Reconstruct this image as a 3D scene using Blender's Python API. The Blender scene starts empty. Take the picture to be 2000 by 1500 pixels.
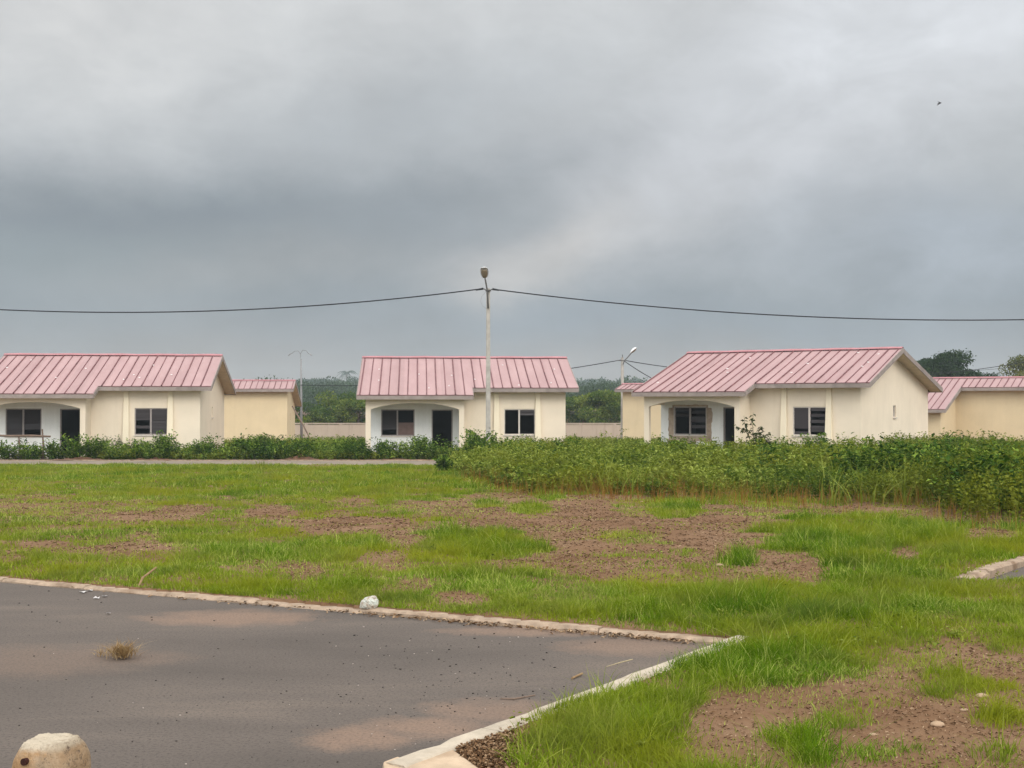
import bpy, bmesh, math, random
import numpy as np

random.seed(7)
rng = np.random.default_rng(7)
S = bpy.context.scene
COL = S.collection
R = math.radians
F = 2500.0; YH = 785.0; EYE = 1.65          # photo focal length and horizon in pixels, eye height


# ------------------------------------------------------------------ helpers
def tag(o, label=None, cat=None, group=None, kind=None):
    if label: o['label'] = label
    if cat: o['category'] = cat
    if group: o['group'] = group
    if kind: o['kind'] = kind
    return o


def thing(name, label, cat, loc=(0, 0, 0), rz=0.0, group=None):
    o = bpy.data.objects.new(name, None)
    o.empty_display_size = 0.2
    COL.objects.link(o)
    o.location = loc
    o.rotation_euler = (0, 0, rz)
    return tag(o, label, cat, group)


def copy_tree(o, parent=None):
    c = o.copy()
    COL.objects.link(c)
    c.parent = parent
    for ch in [x for x in COL.objects if x.parent == o]:
        copy_tree(ch, c)
    return c


class MB:
    """collects geometry for ONE mesh object"""
    def __init__(self):
        self.v = []; self.f = []; self.m = []; self.mi = 0

    def add(self, vs, fs):
        n = len(self.v)
        self.v += [tuple(p) for p in vs]
        for f in fs:
            self.f.append([i + n for i in f]); self.m.append(self.mi)
        return self

    def hexa(self, p):
        return self.add(p, [(0, 3, 2, 1), (4, 5, 6, 7), (0, 1, 5, 4), (1, 2, 6, 5), (2, 3, 7, 6), (3, 0, 4, 7)])

    def box(self, x0, x1, y0, y1, z0, z1):
        return self.hexa([(x0, y0, z0), (x1, y0, z0), (x1, y1, z0), (x0, y1, z0),
                          (x0, y0, z1), (x1, y0, z1), (x1, y1, z1), (x0, y1, z1)])

    def prism(self, pts, fn, t0, t1):
        n = len(pts)
        vs = [fn(a, b, t0) for a, b in pts] + [fn(a, b, t1) for a, b in pts]
        fs = [list(range(n)), list(range(2 * n - 1, n - 1, -1))]
        for i in range(n):
            j = (i + 1) % n
            fs.append([i, j, n + j, n + i])
        return self.add(vs, fs)

    def tube(self, pts, rad, n=8, cap=True):
        pts = [np.array(p, float) for p in pts]
        if not hasattr(rad, '__len__'): rad = [rad] * len(pts)
        vs = []; fs = []
        ref = np.array([0, 0, 1.0])
        d0 = pts[-1] - pts[0]
        if abs(d0[2]) > 0.8 * np.linalg.norm(d0): ref = np.array([0, 1.0, 0])
        for i, p in enumerate(pts):
            d = pts[min(i + 1, len(pts) - 1)] - pts[max(i - 1, 0)]
            d = d / (np.linalg.norm(d) + 1e-9)
            a = np.cross(d, ref); a /= np.linalg.norm(a) + 1e-9
            b = np.cross(d, a)
            for k in range(n):
                t = 2 * math.pi * k / n
                vs.append(p + rad[i] * (math.cos(t) * a + math.sin(t) * b))
        for i in range(len(pts) - 1):
            for k in range(n):
                k2 = (k + 1) % n
                fs.append([i * n + k, i * n + k2, (i + 1) * n + k2, (i + 1) * n + k])
        if cap:
            fs.append(list(range(n))[::-1]); fs.append([(len(pts) - 1) * n + k for k in range(n)])
        return self.add(vs, fs)

    def holed(self, a0, a1, z0, z1, t0, t1, holes, fn):
        """wall in the (a, z) plane from t0 to t1 with real rectangular holes (a0, a1, z0, z1)"""
        xs = sorted({a0, a1, *[h[0] for h in holes], *[h[1] for h in holes]})
        zs = sorted({z0, z1, *[h[2] for h in holes], *[h[3] for h in holes]})
        xs = [x for x in xs if a0 <= x <= a1]; zs = [z for z in zs if z0 <= z <= z1]
        def solid(i, k):
            if i < 0 or k < 0 or i >= len(xs) - 1 or k >= len(zs) - 1: return False
            cx = (xs[i] + xs[i + 1]) / 2; cz = (zs[k] + zs[k + 1]) / 2
            return not any(h[0] < cx < h[1] and h[2] < cz < h[3] for h in holes)
        for i in range(len(xs) - 1):
            for k in range(len(zs) - 1):
                if not solid(i, k): continue
                a, b, c, d = xs[i], xs[i + 1], zs[k], zs[k + 1]
                self.add([fn(a, c, t0), fn(b, c, t0), fn(b, d, t0), fn(a, d, t0)], [(0, 1, 2, 3)])
                self.add([fn(a, c, t1), fn(b, c, t1), fn(b, d, t1), fn(a, d, t1)], [(3, 2, 1, 0)])
                for (ok, p, q) in ((solid(i - 1, k), (a, c), (a, d)), (solid(i + 1, k), (b, d), (b, c)),
                                   (solid(i, k - 1), (b, c), (a, c)), (solid(i, k + 1), (a, d), (b, d))):
                    if not ok:
                        self.add([fn(*p, t0), fn(*q, t0), fn(*q, t1), fn(*p, t1)], [(0, 1, 2, 3)])
        return self

    def build(self, name, mat, parent=None, smooth=False, bevel=0.0):
        me = bpy.data.meshes.new(name)
        me.from_pydata(self.v, [], self.f)
        mats = mat if isinstance(mat, (list, tuple)) else [mat]
        for m in mats: me.materials.append(m)
        if len(mats) > 1:
            for p, i in zip(me.polygons, self.m): p.material_index = i
        bm = bmesh.new(); bm.from_mesh(me)
        bmesh.ops.remove_doubles(bm, verts=bm.verts, dist=1e-5)
        bmesh.ops.recalc_face_normals(bm, faces=bm.faces)
        bm.to_mesh(me); bm.free()
        if smooth:
            for p in me.polygons: p.use_smooth = True
        o = bpy.data.objects.new(name, me)
        COL.objects.link(o)
        if parent: o.parent = parent
        if bevel:
            md = o.modifiers.new('bevel', 'BEVEL'); md.width = bevel; md.segments = 2; md.limit_method = 'ANGLE'
        return o


def raw_mesh(name, V, T, mat, attrs=None, parent=None, smooth=False):
    """one mesh object out of numpy vertices and triangles"""
    V = np.ascontiguousarray(V, np.float32); T = np.ascontiguousarray(T, np.int32)
    me = bpy.data.meshes.new(name)
    me.vertices.add(len(V)); me.vertices.foreach_set('co', V.ravel())
    me.loops.add(T.size); me.loops.foreach_set('vertex_index', T.ravel())
    me.polygons.add(len(T))
    me.polygons.foreach_set('loop_start', np.arange(0, T.size, T.shape[1], dtype=np.int32))
    try:
        me.polygons.foreach_set('loop_total', np.full(len(T), T.shape[1], np.int32))
    except Exception:
        pass
    if smooth:
        me.polygons.foreach_set('use_smooth', np.ones(len(T), bool))
    for k, a in (attrs or {}).items():
        at = me.attributes.new(k, 'FLOAT', 'POINT')
        at.data.foreach_set('value', np.ascontiguousarray(a, np.float32))
    me.materials.append(mat)
    me.update(calc_edges=True)
    o = bpy.data.objects.new(name, me)
    COL.objects.link(o)
    if parent: o.parent = parent
    return o


def noise2(x, y, seed=0):
    """smooth value noise in 0..1"""
    x = np.asarray(x, float); y = np.asarray(y, float)
    xi = np.floor(x).astype(np.int64); yi = np.floor(y).astype(np.int64)
    fx = x - xi; fy = y - yi
    fx = fx * fx * (3 - 2 * fx); fy = fy * fy * (3 - 2 * fy)
    def h(i, j):
        n = (i * 374761393 + j * 668265263 + seed * 974634777) & 0xFFFFFFFF
        n = ((n ^ (n >> 13)) * 1274126177) & 0xFFFFFFFF
        return ((n ^ (n >> 16)) & 0xFFFF) / 65535.0
    return (h(xi, yi) * (1 - fx) + h(xi + 1, yi) * fx) * (1 - fy) + (h(xi, yi + 1) * (1 - fx) + h(xi + 1, yi + 1) * fx) * fy


def fbm(x, y, seed=0, o=3):
    s = 0; a = .5; t = 0
    for k in range(o):
        s = s + a * noise2(np.asarray(x) * 2 ** k, np.asarray(y) * 2 ** k, seed + k * 17); t += a; a *= .5
    return s / t


def sstep(a, b, x):
    t = np.clip((np.asarray(x, float) - a) / (b - a), 0, 1)
    return t * t * (3 - 2 * t)


def base_z(y):
    """terrain height: level near the camera, falling gently to the houses, rising to the far wooded hill"""
    y = np.asarray(y, float)
    k = 1.5
    s = k * np.log1p(np.exp(np.clip((np.minimum(y, 118) - 12) / k, -30, 60)))
    return 0.05 - 0.0188 * s + 8.3 * sstep(260, 760, y)


def at(px, py, d):
    return np.array([(px - 1000) / F * d, d, EYE - (py - YH) / F * d])


def ground_at(px, py, off=0.0):
    """point of the ground seen at a photo pixel"""
    d = 8.0
    for _ in range(60):
        z = float(base_z(d)) + off
        d = 0.5 * d + 0.5 * (EYE - z) * F / (py - YH)
    return np.array([(px - 1000) / F * d, d, float(base_z(d)) + off])


def to_px(x, y, z):
    return 1000 + F * x / y, YH - F * (z - EYE) / y


# ------------------------------------------------------------------ materials
def nodes(name):
    m = bpy.data.materials.new(name); m.use_nodes = True
    nt = m.node_tree
    return m, nt, nt.nodes['Principled BSDF']


def nd(nt, typ, ins=None, **props):
    n = nt.nodes.new(typ)
    for k, v in props.items(): setattr(n, k, v)
    for k, v in (ins or {}).items():
        if hasattr(v, 'links') or isinstance(v, bpy.types.NodeSocket): nt.links.new(v, n.inputs[k])
        else: n.inputs[k].default_value = v
    return n


def rgb(c): return (*c, 1.0)


def mixc(nt, fac, a, b, blend='MIX'):
    n = nt.nodes.new('ShaderNodeMix'); n.data_type = 'RGBA'; n.blend_type = blend
    for s, v in ((n.inputs[0], fac), (n.inputs[6], a), (n.inputs[7], b)):
        if isinstance(v, bpy.types.NodeSocket): nt.links.new(v, s)
        elif isinstance(v, (int, float)): s.default_value = v
        else: s.default_value = rgb(v)
    return n.outputs[2]


def math_(nt, op, a, b=0.0, c=0.0, clamp=False):
    n = nt.nodes.new('ShaderNodeMath'); n.operation = op; n.use_clamp = clamp
    for s, v in zip(n.inputs, (a, b, c)):
        if isinstance(v, bpy.types.NodeSocket): nt.links.new(v, s)
        else: s.default_value = v
    return n.outputs[0]


def ramp(nt, fac, stops):
    n = nt.nodes.new('ShaderNodeValToRGB')
    el = n.color_ramp.elements
    while len(el) < len(stops): el.new(0.5)
    for e, (p, c) in zip(el, stops):
        e.position = p; e.color = rgb(c) if not isinstance(c, (int, float)) else (c, c, c, 1)
    nt.links.new(fac, n.inputs[0])
    return n.outputs[0]


def coords(nt, kind='Object', scale=(1, 1, 1)):
    if kind == 'World':
        src = nd(nt, 'ShaderNodeNewGeometry').outputs['Position']
    else:
        src = nd(nt, 'ShaderNodeTexCoord').outputs[kind]
    return nd(nt, 'ShaderNodeMapping', {'Vector': src, 'Scale': scale}).outputs[0]


def tex_noise(nt, co, scale, detail=4, rough=.55, dist=0.0):
    return nd(nt, 'ShaderNodeTexNoise', {'Vector': co, 'Scale': scale, 'Detail': detail, 'Roughness': rough, 'Distortion': dist}).outputs['Fac']


def bump(nt, bsdf, h, strength=.3, dist=.02):
    b = nd(nt, 'ShaderNodeBump', {'Height': h, 'Strength': strength, 'Distance': dist})
    nt.links.new(b.outputs[0], bsdf.inputs['Normal'])


def simple(name, c, rough=.8, var=.12, scale=6, bmp=.15, c2=None, kind='Object', metallic=0.0, bscale=None):
    m, nt, b = nodes(name)
    co = coords(nt, kind)
    n = tex_noise(nt, co, scale, 5, .6)
    lo = tuple(x * (1 - var) for x in c); hi = tuple(min(1, x * (1 + var)) for x in c)
    col = ramp(nt, n, [(.3, lo), (.7, hi)])
    if c2:
        n2 = tex_noise(nt, co, scale * .35, 4, .6)
        col = mixc(nt, ramp(nt, n2, [(.5, 0.0), (.72, 1.0)]), col, c2)
    nt.links.new(col, b.inputs['Base Color'])
    b.inputs['Roughness'].default_value = rough
    b.inputs['Metallic'].default_value = metallic
    b.inputs['Specular IOR Level'].default_value = .3
    if bmp: bump(nt, b, tex_noise(nt, co, bscale or scale * 6, 4, .6), bmp, .01)
    return m


def wall_mat(name, c, stain, amount=.5):
    m, nt, b = nodes(name)
    co = coords(nt)
    n = tex_noise(nt, co, .8, 5, .6)
    col = ramp(nt, n, [(.3, tuple(x * .94 for x in c)), (.7, tuple(min(1, x * 1.04) for x in c))])
    st = tex_noise(nt, coords(nt, 'Object', (2.2, 2.2, .22)), 1.6, 5, .65)       # run-off streaks
    col = mixc(nt, math_(nt, 'MULTIPLY', ramp(nt, st, [(.52, 0.0), (.78, 1.0)]), amount), col, stain)
    sp = tex_noise(nt, co, 7, 3, .5)
    col = mixc(nt, math_(nt, 'MULTIPLY', ramp(nt, sp, [(.66, 0.0), (.74, 1.0)]), .22), col, stain)
    nt.links.new(col, b.inputs['Base Color'])
    b.inputs['Roughness'].default_value = .92
    b.inputs['Specular IOR Level'].default_value = .15
    bump(nt, b, tex_noise(nt, co, 45, 4, .6), .25, .01)
    return m


def leaf_mat(name, dark, mid, light, trans=.35, patch=.0, patch_c=None, pscale=.25, gloss=.0):
    m = bpy.data.materials.new(name); m.use_nodes = True
    nt = m.node_tree
    nt.nodes.remove(nt.nodes['Principled BSDF'])
    a = nd(nt, 'ShaderNodeAttribute', attribute_name='tint').outputs['Fac']
    col = ramp(nt, a, [(0.0, dark), (.5, mid), (1.0, light)])
    if patch_c:
        p = tex_noise(nt, coords(nt, 'World'), pscale, 4, .6)
        col = mixc(nt, math_(nt, 'MULTIPLY', ramp(nt, p, [(.42, 0.0), (.62, 1.0)]), patch), col, patch_c)
    d = nd(nt, 'ShaderNodeBsdfDiffuse', {'Color': col})
    t = nd(nt, 'ShaderNodeBsdfTranslucent', {'Color': col})
    x = nd(nt, 'ShaderNodeMixShader', {0: trans, 1: d.outputs[0], 2: t.outputs[0]})
    out = x
    if gloss:
        g = nd(nt, 'ShaderNodeBsdfGlossy', {'Color': (.9, .95, .95, 1), 'Roughness': .45})
        out = nd(nt, 'ShaderNodeMixShader', {0: gloss, 1: x.outputs[0], 2: g.outputs[0]})
    nt.links.new(out.outputs[0], nt.nodes['Material Output'].inputs['Surface'])
    return m


M = {}
M['cream'] = wall_mat('cream_render', (.75, .645, .505), (.54, .45, .33), .24)
M['yellow'] = wall_mat('yellow_render', (.65, .525, .335), (.46, .36, .21), .22)
M['white'] = wall_mat('white_render', (.80, .80, .77), (.55, .54, .5), .35)
M['pilaster'] = wall_mat('pale_render', (.78, .68, .51), (.56, .47, .34), .3)
M['wall_pink'] = wall_mat('boundary_render', (.42, .345, .27), (.28, .225, .17), .7)
M['patch'] = simple('bare_mortar', (.40, .31, .23), .95, .2, 9, .6, (.27, .2, .15))
M['fascia'] = simple('weathered_fascia_board', (.27, .225, .20), .85, .18, 3, .2, (.18, .15, .135))
M['soffit'] = simple('soffit_board', (.58, .48, .37), .9, .12, 4, .15)
M['frame'] = simple('dull_window_frame', (.30, .26, .24), .6, .15, 8, .1)
M['palefr'] = simple('pale_window_frame', (.55, .49, .43), .6, .12, 8, .1)
M['concrete'] = simple('cast_concrete', (.52, .47, .40), .9, .14, 3, .4, (.36, .31, .26))
M['pole'] = simple('pole_concrete', (.40, .375, .335), .9, .18, 5, .4, (.33, .3, .26))
M['kerb'] = simple('kerb_concrete', (.35, .26, .185), .95, .3, 11, .9, (.20, .13, .08), 'World')
M['kerbpale'] = simple('pale_kerb_concrete', (.43, .365, .28), .95, .22, 8, .7, (.27, .20, .14), 'World')
M['slab'] = simple('slab_concrete', (.46, .345, .235), .95, .16, 9, .6, (.34, .235, .15), 'World')
M['metal'] = simple('dark_grey_steel', (.10, .095, .09), .5, .2, 10, .1)
M['galv'] = simple('galvanised_steel', (.23, .23, .23), .55, .15, 10, .1)
M['lampwhite'] = simple('white_lamp_housing', (.82, .82, .80), .4, .05, 6, .0)
M['lens'] = simple('brown_lamp_lens', (.19, .15, .10), .25, .15, 20, .0)
M['cable'] = simple('black_cable', (.018, .02, .022), .6, .2, 10, .0)
M['bark'] = simple('tree_bark', (.12, .09, .065), .95, .25, 8, .6)
M['stem'] = simple('green_stem', (.11, .12, .04), .8, .25, 8, .0, (.15, .08, .04))
M['timber'] = simple('grey_old_timber', (.16, .11, .08), .95, .25, 6, .4)
M['bird'] = simple('dark_feathers', (.03, .03, .03), .8, .2, 10, .0)
M['inside'] = simple('painted_room_shade', (.02, .017, .014), .95, .1, 3, .0)  # near-black base colour stands in for the shade of the rooms
M['stone'] = simple('pale_stone', (.36, .25, .16), .95, .2, 12, .4, (.3, .2, .14))
M['paper'] = simple('white_scrap', (.55, .52, .50), .8, .08, 20, .1)
M['straw'] = simple('dry_straw', (.25, .16, .08), .9, .3, 20, .0)
M['heap'] = simple('red_brown_heap_soil', (.125, .066, .038), 1.0, .35, 9, .9, (.07, .036, .02))
M['farroad'] = simple('dusty_far_road', (.22, .175, .13), .95, .18, 1.5, .2, (.15, .125, .1), 'World')
M['paint_dot'] = simple('screw_cap', (.85, .8, .78), .6, .05, 20, .0)

# glass louvre: dark, glossy
m, nt, b = nodes('louvre_glass')
b.inputs['Base Color'].default_value = (.036, .029, .029, 1); b.inputs['Roughness'].default_value = .3
b.inputs['Specular IOR Level'].default_value = .16
M['glass'] = m
M['board'] = simple('brown_board', (.17, .11, .095), .8, .15, 6, .1)

# roof sheet: faded pink, deeper rust-pink ribs
m, nt, b = nodes('faded_pink_roof_sheet')
co = coords(nt)
n = tex_noise(nt, coords(nt, 'Object', (1.2, .3, 1)), 1.1, 5, .6)
col = ramp(nt, n, [(.28, (.345, .210, .205)), (.72, (.42, .27, .262))])
sp = nd(nt, 'ShaderNodeTexVoronoi', {'Vector': co, 'Scale': .75, 'Randomness': 1.0}, feature='F1').outputs['Distance']
n3 = tex_noise(nt, coords(nt, 'Object', (5, .5, 1)), 2.0, 4, .6)
col = mixc(nt, math_(nt, 'MULTIPLY', ramp(nt, n3, [(.55, 0.0), (.75, 1.0)]), .35), col, (.38, .24, .215))
ox = nd(nt, 'ShaderNodeSeparateXYZ', {0: co})
sid = math_(nt, 'FLOOR', math_(nt, 'DIVIDE', ox.outputs[0], .82))
wn = nd(nt, 'ShaderNodeTexWhiteNoise', {'W': sid}, noise_dimensions='1D').outputs['Value']
tone = math_(nt, 'ADD', .90, math_(nt, 'MULTIPLY', wn, .10))
col = mixc(nt, 1.0, col, nd(nt, 'ShaderNodeCombineColor', {0: tone, 1: tone, 2: tone}).outputs[0], 'MULTIPLY')
nr_ = tex_noise(nt, coords(nt, 'Object', (3.5, .7, 1)), 1.3, 6, .7)
col = mixc(nt, math_(nt, 'MULTIPLY', ramp(nt, nr_, [(.60, 0.0), (.74, 1.0)]), .4), col, (.27, .15, .12))
nt.links.new(col, b.inputs['Base Color']); b.inputs['Roughness'].default_value = .55
b.inputs['Specular IOR Level'].default_value = .25
bump(nt, b, tex_noise(nt, co, 3, 3, .5), .15, .02)
M['roof'] = m
M['rib'] = simple('dark_pink_rib', (.145, .06, .062), .7, .3, 3, .1, (.22, .105, .105))  # rib strips coloured darker than the sheet between them
M['ridge'] = simple('deep_pink_ridge_cap', (.38, .165, .175), .6, .15, 2, .1)

# ground: brown tilled soil with clods and a little green thatch
m, nt, b = nodes('brown_soil')
co = coords(nt, 'World')
n1 = tex_noise(nt, co, .9, 6, .65)
n2 = tex_noise(nt, co, 14, 6, .7)
col = ramp(nt, n1, [(.3, (.135, .074, .040)), (.5, (.178, .103, .058)), (.72, (.225, .142, .086))])
col = mixc(nt, ramp(nt, n2, [(.30, .45), (.48, 0.0)]), col, (.082, .042, .022))
n4 = tex_noise(nt, co, 45, 5, .7)
col = mixc(nt, ramp(nt, n4, [(.60, 0.0), (.72, .75)]), col, (.34, .24, .155))
nt.links.new(col, b.inputs['Base Color']); b.inputs['Roughness'].default_value = 1.0
b.inputs['Specular IOR Level'].default_value = .05
hh = math_(nt, 'ADD', n2, math_(nt, 'MULTIPLY', n4, .5))
bump(nt, b, hh, .6, .02)
M['soil'] = m

# asphalt with drifts of red dust
m, nt, b = nodes('dusty_asphalt')
co = coords(nt, 'World')
n1 = tex_noise(nt, coords(nt, 'World', (.35, 1.1, 1)), .9, 5, .6, .4)
n2 = tex_noise(nt, co, 85, 3, .8)
n3 = tex_noise(nt, co, 55, 4, .8)
col = ramp(nt, n1, [(.3, (.094, .078, .066)), (.55, (.122, .100, .084)), (.75, (.166, .132, .106))])
col = mixc(nt, math_(nt, 'MULTIPLY', ramp(nt, n3, [(.36, 1.0), (.5, 0.0)]), .8), col, (.052, .043, .037))
col = mixc(nt, math_(nt, 'MULTIPLY', ramp(nt, n2, [(.6, 0.0), (.72, 1.0)]), .35), col, (.3, .27, .24))
sx = nd(nt, 'ShaderNodeSeparateXYZ', {0: co})
wob = tex_noise(nt, co, 4.5, 8, .72)
dust = None
for (px, py, rx, ry, k) in ((450, 1207, .75, .42, 1.0), (700, 1440, .32, .26, 1.0), (830, 1418, .4, .26, 1.0), (960, 1385, .42, .3, .8),
                            (1230, 1262, .55, .35, .8), (1060, 1232, .8, .25, .9), (60, 1290, .9, .6, .4), (250, 1285, .5, .3, .35)):
    g = ground_at(px, py, -.05)
    dx = math_(nt, 'DIVIDE', math_(nt, 'SUBTRACT', sx.outputs[0], g[0]), rx)
    dy = math_(nt, 'DIVIDE', math_(nt, 'SUBTRACT', sx.outputs[1], g[1]), ry)
    q = math_(nt, 'ADD', math_(nt, 'MULTIPLY', dx, dx), math_(nt, 'MULTIPLY', dy, dy))
    q = math_(nt, 'ADD', q, math_(nt, 'MULTIPLY', math_(nt, 'SUBTRACT', wob, .5), 2.4))
    e = math_(nt, 'MULTIPLY', math_(nt, 'SUBTRACT', 1.15, q, 0.0, True), k)
    dust = e if dust is None else math_(nt, 'MAXIMUM', dust, e)
fl = tex_noise(nt, co, 55, 4, .7)
dust = math_(nt, 'MULTIPLY', dust, ramp(nt, fl, [(.3, .35), (.6, 1.0)]))
col = mixc(nt, math_(nt, 'MULTIPLY', dust, .62), col, (.29, .185, .125))
nt.links.new(col, b.inputs['Base Color']); b.inputs['Roughness'].default_value = .9
b.inputs['Specular IOR Level'].default_value = .2
bump(nt, b, math_(nt, 'ADD', n2, n3), .5, .008)
M['asphalt'] = m

M['grass'] = leaf_mat('grass_blades', (.050, .128, .005), (.148, .25, .012), (.45, .49, .12), .38, .85, (.265, .285, .018), .5)
nt = M['grass'].node_tree
mixn = [n for n in nt.nodes if n.type == 'BSDF_DIFFUSE'][0]
src = mixn.inputs['Color'].links[0].from_socket
p2 = tex_noise(nt, coords(nt, 'World'), 1.3, 5, .65)
dull = mixc(nt, math_(nt, 'MULTIPLY', ramp(nt, p2, [(.46, 0.0), (.68, 1.0)]), .55), src, (.17, .20, .045))
for n in nt.nodes:
    if n.type in ('BSDF_DIFFUSE', 'BSDF_TRANSLUCENT'): nt.links.new(dull, n.inputs['Color'])
M['weed'] = leaf_mat('weed_leaves', (.045, .088, .008), (.125, .18, .014), (.36, .42, .085), .42, .65, (.215, .225, .016), .3, .008)
M['shrub'] = leaf_mat('shrub_leaves', (.016, .045, .005), (.058, .12, .011), (.25, .34, .05), .3, .0, None, .3, .006)
M['dry'] = leaf_mat('dry_grass_stalks', (.17, .065, .020), (.28, .135, .035), (.36, .26, .06), .35, .5, (.20, .19, .03), .6)
M['litter'] = leaf_mat('dead_plant_bits', (.045, .024, .014), (.20, .115, .06), (.46, .335, .215), .1)
M['treeleaf'] = leaf_mat('tree_leaves', (.026, .065, .010), (.065, .118, .014), (.21, .25, .035), .35, .0, None, .3, .01)
M['darkleaf'] = leaf_mat('dark_tree_leaves', (.016, .034, .014), (.028, .055, .02), (.06, .095, .03), .25)
M['paleleaf'] = leaf_mat('yellow_green_tree_leaves', (.08, .10, .025), (.14, .155, .04), (.22, .21, .08), .35)
M['farleaf'] = leaf_mat('far_wood_leaves', (.020, .048, .018), (.038, .072, .024), (.08, .12, .035), .25, .4, (.06, .085, .03), .02)
M['sapling'] = leaf_mat('sapling_leaves', (.03, .04, .012), (.05, .06, .02), (.09, .13, .03), .3)

# ------------------------------------------------------------------ roads
g = lambda px, py, off=-.05: ground_at(px, py, off)[:2]
def meet(p, q, a, b):
    d1 = q - p; d2 = b - a
    t = ((a[0] - p[0]) * d2[1] - (a[1] - p[1]) * d2[0]) / (d1[0] * d2[1] - d1[1] * d2[0])
    return p + d1 * t


A0 = g(0, 1140)
B1 = g(748, 1486, .01)
CORNER = meet(A0, g(1349, 1254), B1, g(1331, 1277, .01))
Adir = (A0 - CORNER) / np.linalg.norm(A0 - CORNER)
Bdir = (B1 - CORNER) / np.linalg.norm(B1 - CORNER)
Blen = np.linalg.norm(B1 - CORNER)
near_road = [CORNER, CORNER + Adir * 45, CORNER + Adir * 45 + Bdir * 30, CORNER + Bdir * 30]
C2 = g(1882, 1129, 0); Cdir = g(2002, 1091, 0) - C2; Cdir /= np.linalg.norm(Cdir)
side_road = [C2, C2 + Cdir * 14, C2 + Cdir * 14 + np.array([12.0, .6]), C2 + np.array([12.0, .6])]
road_mid = [np.array(p) for p in ((-120, 49.8), (-60, 49.2), (-22, 48.5), (-4, 48.3), (1.5, 47.9), (6, 46.6), (14, 41.6), (40, 25.5), (80, 0.5))]
ROAD_HW = 3.0


def in_poly(x, y, poly, pad=0.0):
    """signed inside test for convex polygons: > 0 inside, distance to the edge"""
    x = np.asarray(x, float); y = np.asarray(y, float)
    n = len(poly); d = None
    area = sum(poly[i][0] * poly[(i + 1) % n][1] - poly[(i + 1) % n][0] * poly[i][1] for i in range(n))
    s = 1 if area > 0 else -1
    for i in range(n):
        a = poly[i]; b = poly[(i + 1) % n]
        e = (b - a) / np.linalg.norm(b - a)
        q = s * (e[0] * (y - a[1]) - e[1] * (x - a[0]))
        d = q if d is None else np.minimum(d, q)
    return d


def road_dist(x, y):
    x = np.asarray(x, float); y = np.asarray(y, float)
    best = np.full(x.shape, 1e9)
    for a, b in zip(road_mid[:-1], road_mid[1:]):
        ab = b - a; L = ab @ ab
        t = np.clip(((x - a[0]) * ab[0] + (y - a[1]) * ab[1]) / L, 0, 1)
        best = np.minimum(best, np.hypot(x - a[0] - t * ab[0], y - a[1] - t * ab[1]))
    return best


def soil_z(x, y):
    z = base_z(y) + (fbm(np.asarray(x) * .8, np.asarray(y) * .8, 3) - .5) * .10 * sstep(9, 14, y) + (fbm(np.asarray(x) * 3, np.asarray(y) * 3, 9) - .5) * .035
    inside = np.maximum(in_poly(x, y, near_road), in_poly(x, y, side_road))
    flat = sstep(-.9, -.1, inside)
    z = z * (1 - flat) + base_z(y) * flat
    rd = road_dist(x, y)
    z = z - .09 * sstep(ROAD_HW + .12, ROAD_HW - .08, rd)
    return np.where(inside > -.06, z - .16, z)


xs = np.unique(np.concatenate([-np.geomspace(9, 900, 60), np.linspace(-9, 9, 261), np.geomspace(9, 900, 60)]))
ys = np.unique(np.concatenate([np.linspace(-60, 3, 30), np.linspace(3, 15, 181), np.geomspace(15, 60, 150), np.geomspace(60, 900, 70)]))
GX, GY = np.meshgrid(xs, ys)
GZ = soil_z(GX, GY)
V = np.stack([GX, GY, GZ], -1).reshape(-1, 3)
nx, ny = len(xs), len(ys)
I = np.arange(nx * ny).reshape(ny, nx)
Q = np.stack([I[:-1, :-1], I[:-1, 1:], I[1:, 1:], I[1:, :-1]], -1).reshape(-1, 4)
o = raw_mesh('ground', V, Q, M['soil'], smooth=True)
tag(o, 'brown bare soil with worn patches between grass', 'ground', kind='structure')


def sheet(name, poly, z, label, cat='road'):
    mb = MB(); mb.add([(p[0], p[1], z) for p in poly], [list(range(len(poly)))])
    return tag(mb.build(name, M['asphalt']), label, cat, kind='structure')


sheet('road', near_road, 0.0, 'dusty grey asphalt road corner in the foreground')
sheet('side_road', side_road, -.055, 'grey asphalt strip behind the right hand kerb')


def offset_line(pts, d):
    out = []
    for i, p in enumerate(pts):
        t = pts[min(i + 1, len(pts) - 1)] - pts[max(i - 1, 0)]
        t = t / np.linalg.norm(t)
        out.append(p + np.array([-t[1], t[0]]) * d)
    return out


def resample(pts, n):
    pts = np.array(pts); seg = np.r_[0, np.cumsum(np.linalg.norm(np.diff(pts, axis=0), axis=1))]
    t = np.linspace(0, seg[-1], n)
    return np.stack([np.interp(t, seg, pts[:, k]) for k in range(2)], -1)


fine_mid = list(resample(road_mid, 90))
L_, R_ = offset_line(fine_mid, ROAD_HW), offset_line(fine_mid, -ROAD_HW)
mb = MB()
for i in range(len(fine_mid) - 1):
    q = [R_[i], R_[i + 1], L_[i + 1], L_[i]]
    mb.add([(p[0], p[1], float(base_z(p[1])) - .02) for p in q], [(0, 1, 2, 3)])
tag(mb.build('far_road', M['farroad']), 'narrow grey road running past the houses', 'road', kind='structure')


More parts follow.
